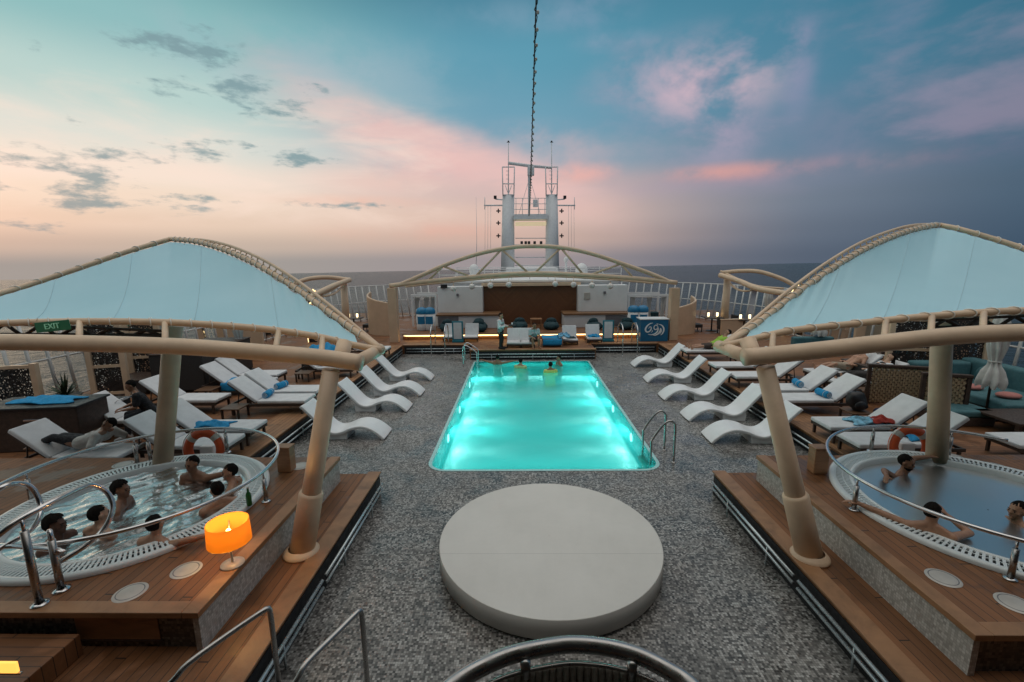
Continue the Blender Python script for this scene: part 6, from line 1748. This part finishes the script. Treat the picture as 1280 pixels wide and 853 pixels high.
bather(1133, 578, WC_, R(-62), 'bearded man with arms on the rim at the far edge of the calm tub', 'brown', 'rim', (1, .15, -.15), 'short', GRR, low=.10, beard=True)
bather(1166, 640, WC_, R(48), 'man leaning on the near edge of the calm tub, arm stretched along the rim', 'tan', 'recl', (1, -.5, -.1), 'short', GRR, low=-.03)
bather(1272, 638, WC_, R(175), 'bather in the calm tub at the picture edge, seen in profile', 'tan', 'down', (1, .2, 0), 'short', GRR, low=.12)

# swimmers at the far end of the pool
GS = 'swimmers at the far end of the pool'
def swim(px, v, label, skin, shirt=None, face=PI/2, arms='down', low=.0):
    z0 = -.045; h = P(px, v, z0+.26)
    person(label, soak(.04, arms, (1, .1, 0), low), skin, GS, 'short', True, .016, (('shirt', shirt, .5),) if shirt else (), False, None, face, (h.x, h.y, z0))
LEM = clothm('lemon_shirt', (.62, .58, .16))
swim(622, 447.5, 'bare shouldered swimmer nearest the far left pool ladder', 'brown', None, R(80), 'rim')
swim(651, 452, 'swimmer in a pale yellow top by the middle of the far pool end', 'tan', clothm('pale_yellow_top', (.50, .56, .26)), R(70))
swim(688, 457, 'swimmer in a yellow top farthest from the pool end wall', 'brown', LEM, R(95))
swim(698, 449, 'bare shouldered swimmer close to the pool end wall, right of the yellow top', 'brown', None, R(200))

# waiter, standing with a tray
def stand():
    return dict(pelvis=(0, 0, .80), chest=(0, 0, 1.10), neck=(0, 0, 1.28), head=(.03, 0, 1.43), shoL=(0, .18, 1.22), shoR=(0, -.18, 1.22), look=(1, -.1, -.1),
                elbL=(.06, .24, .98), wriL=(.28, .16, .98), elbR=(.04, -.25, .97), wriR=(.30, -.16, 1.02), handL=(1, 0, 0), handR=(1, .2, .1),
                hipL=(0, .085, .78), kneL=(.03, .10, .43), ankL=(0, .11, .085), toeL=(.2, .13, .08), hipR=(0, -.085, .78), kneR=(.05, -.10, .43), ankR=(.02, -.11, .085), toeR=(.22, -.13, .08))
p = P(626, 437, ZT)
WSH, WVS, WTR = clothm('waiter_shirt', (.7, .7, .7)), clothm('waiter_vest', (.015, .015, .018)), clothm('waiter_trousers', (.012, .012, .014))
person('waiter in white shirt, black waistcoat and trousers holding a tray', stand(), 'tan', None, 'short', True, .013, (('shirt', WSH, 1.85), ('vest', WVS), ('trousers', WTR), ('shoes', WTR)), False, None, R(-20), (p.x, p.y, ZT+.033))
tl_ = thing('serving_tray', 'small round black tray carried by the waiter', 'tray', (p.x+.50, p.y-.02, ZT+1.05))
MB().lathe([(.001, -.002), (.15, -.002), (.165, .018), (.16, .02), (.148, .006), (.001, .006)], n=24).build('tray_disc', BLACK, tl_)
g_ = thing('drink_glass', 'small pale glass on the waiter tray', 'glass', (p.x+.50, p.y-.02, ZT+1.058))
MB().lathe([(.001, .001), (.028, .001), (.034, .11), (.03, .11), (.026, .008), (.001, .008)], n=16).build('tumbler', WHITE, g_)
# seated guest on the lounger next to the waiter
def sit(seat=.40, lean=0.0, kne=.44, look=(1, 0, -.1), fwd=.42):
    return mir(dict(pelvis=(0, 0, seat+.10), chest=(lean, 0, seat+.40), neck=(lean*1.5, 0, seat+.60), head=(lean*1.5+.05, 0, seat+.75), shoL=(lean*1.4, .18, seat+.54), look=look,
                    elbL=(lean+.10, .23, seat+.30), wriL=(lean+.32, .13, seat+.26), hipL=(.03, .09, seat+.09), kneL=(fwd, .14, kne+.03), ankL=(fwd+.04, .14, .085), toeL=(fwd+.24, .16, .08)))
p = P(668, 436, ZT)
person('guest in a pale shirt sitting hunched on a lounger end at the pool end', sit(.22, .12, .36), 'brown', None, 'short', True, .013, (('shirt', clothm('pale_shirt', (.42, .46, .48)), .7), ('shorts', clothm('dark_shorts', (.05, .035, .03)))), False, None, R(-75), (p.x-.05, p.y+.35, ZT+.02))
# man in black hunched over on the left terrace
p = P(185, 525, ZT)
person('man in black shirt and jeans hunched on a lounger left of the post', sit(.40, .16, .46, (1, 0, -.35)), 'brown', None, 'short', True, .0125,
       (('shirt', clothm('black_shirt', (.012, .011, .013)), .75), ('trousers', clothm('dark_jeans', (.02, .022, .03))), ('shoes', clothm('pale_shoes', (.4, .4, .4)))), False, None, R(-140), (-8.35, 9.75, ZT+.02))
# recliners
def lie(side=1, knee=.0, look=None):
    """on a deck lounger whose foot end is the origin and head is +x; facing the feet (-x)"""
    s0 = .385
    return dict(pelvis=(1.10, 0, s0+.12), chest=(1.40, 0, s0+.32), neck=(1.56, 0, s0+.47), head=(1.66, 0, s0+.62), headup=(.55, 0, .83), look=look or (-.85, .1, .35),
                shoL=(1.53, -.18, s0+.41), shoR=(1.53, .18, s0+.41), elbL=(1.34, -.30, s0+.18), wriL=(1.14, -.22, s0+.22), elbR=(1.34, .30, s0+.18), wriR=(1.14, .2, s0+.24),
                hipL=(1.07, -.09, s0+.11), kneL=(.68, -.11, s0+.12+knee), ankL=(.28, -.12, s0+.07), toeL=(.22, -.14, s0+.25), hipR=(1.07, .09, s0+.11), kneR=(.66, .11, s0+.12+knee*.6), ankR=(.26, .12, s0+.07), toeR=(.2, .15, s0+.25))
person('person in a lime shirt and dark shorts lying on a far lounger', lie(), 'tan', None, 'short', True, .013, (('shirt', clothm('lime_shirt', (.30, .52, .06)), .6), ('shorts', clothm('dark_shorts', (.05, .035, .03)))), False, None, 0, (6.25, 17.2, ZT))
person('man without a shirt reclining on a lounger on the right deck', lie(knee=.10), 'tan', None, 'short', True, .0125, (('shorts', clothm('sand_shorts', (.33, .27, .2))),), False, None, 0, (8.85, 13.7, ZT))
person('person in a white wrap with dark stripes on a right lounger', lie(knee=.05, look=(-.9, .3, .2)), 'fair', None, 'long', True, .0125,
       (('shirt', None, 1.6), ('shorts', clothm('dark_shorts', (.05, .035, .03)))) if False else (('shirt', MATS['towel_white'], .9), ('trousers', clothm('dark_wrap', (.03, .026, .025)))), False, None, 0, (8.75, 12.65, ZT), True)
for k, x in enumerate((9.98, 10.08, 10.19)):
    m_ = MB(); m_.tube([(x, 12.65-.19+.38*i/8, ZT+.70+.04*k+.085*math.sin(PI*i/8)) for i in range(9)], .02, 6)
    o = m_.build('dark_stripe', BLACK, None)
    r_ = [c for c in bpy.data.objects if c.get('label', '').startswith('person in a white wrap')][0]; o.parent = r_; o.location = -r_.location
    # stripes move with the wrap
# man on the lounger by the towel station (lying, legs bent)
person('man in a white shirt lying by the dark towel station', dict(pelvis=(.95, 0, .53), chest=(.66, -.02, .62), neck=(.50, -.02, .74), head=(.42, -.02, .86), headup=(-.3, 0, .95), look=(.5, .85, .1),
       shoL=(.54, .17, .69), shoR=(.54, -.19, .69), elbL=(.52, .34, .52), wriL=(.72, .34, .47), elbR=(.42, -.34, .50), wriR=(.22, -.30, .42), hipL=(.99, .09, .53), hipR=(.99, -.09, .53),
       kneL=(1.38, .12, .66), kneR=(1.40, -.10, .60), ankL=(1.74, .10, .52), ankR=(1.76, -.12, .50), toeL=(1.92, .14, .5), toeR=(1.94, -.16, .5)), 'brown', None, 'short', True, .0125,
       (('shirt', clothm('white_shirt', (.50, .48, .45)), .8), ('trousers', clothm('black_trousers', (.015, .015, .018)))), False, None, PI, (-7.25, 7.95, ZT+.01))
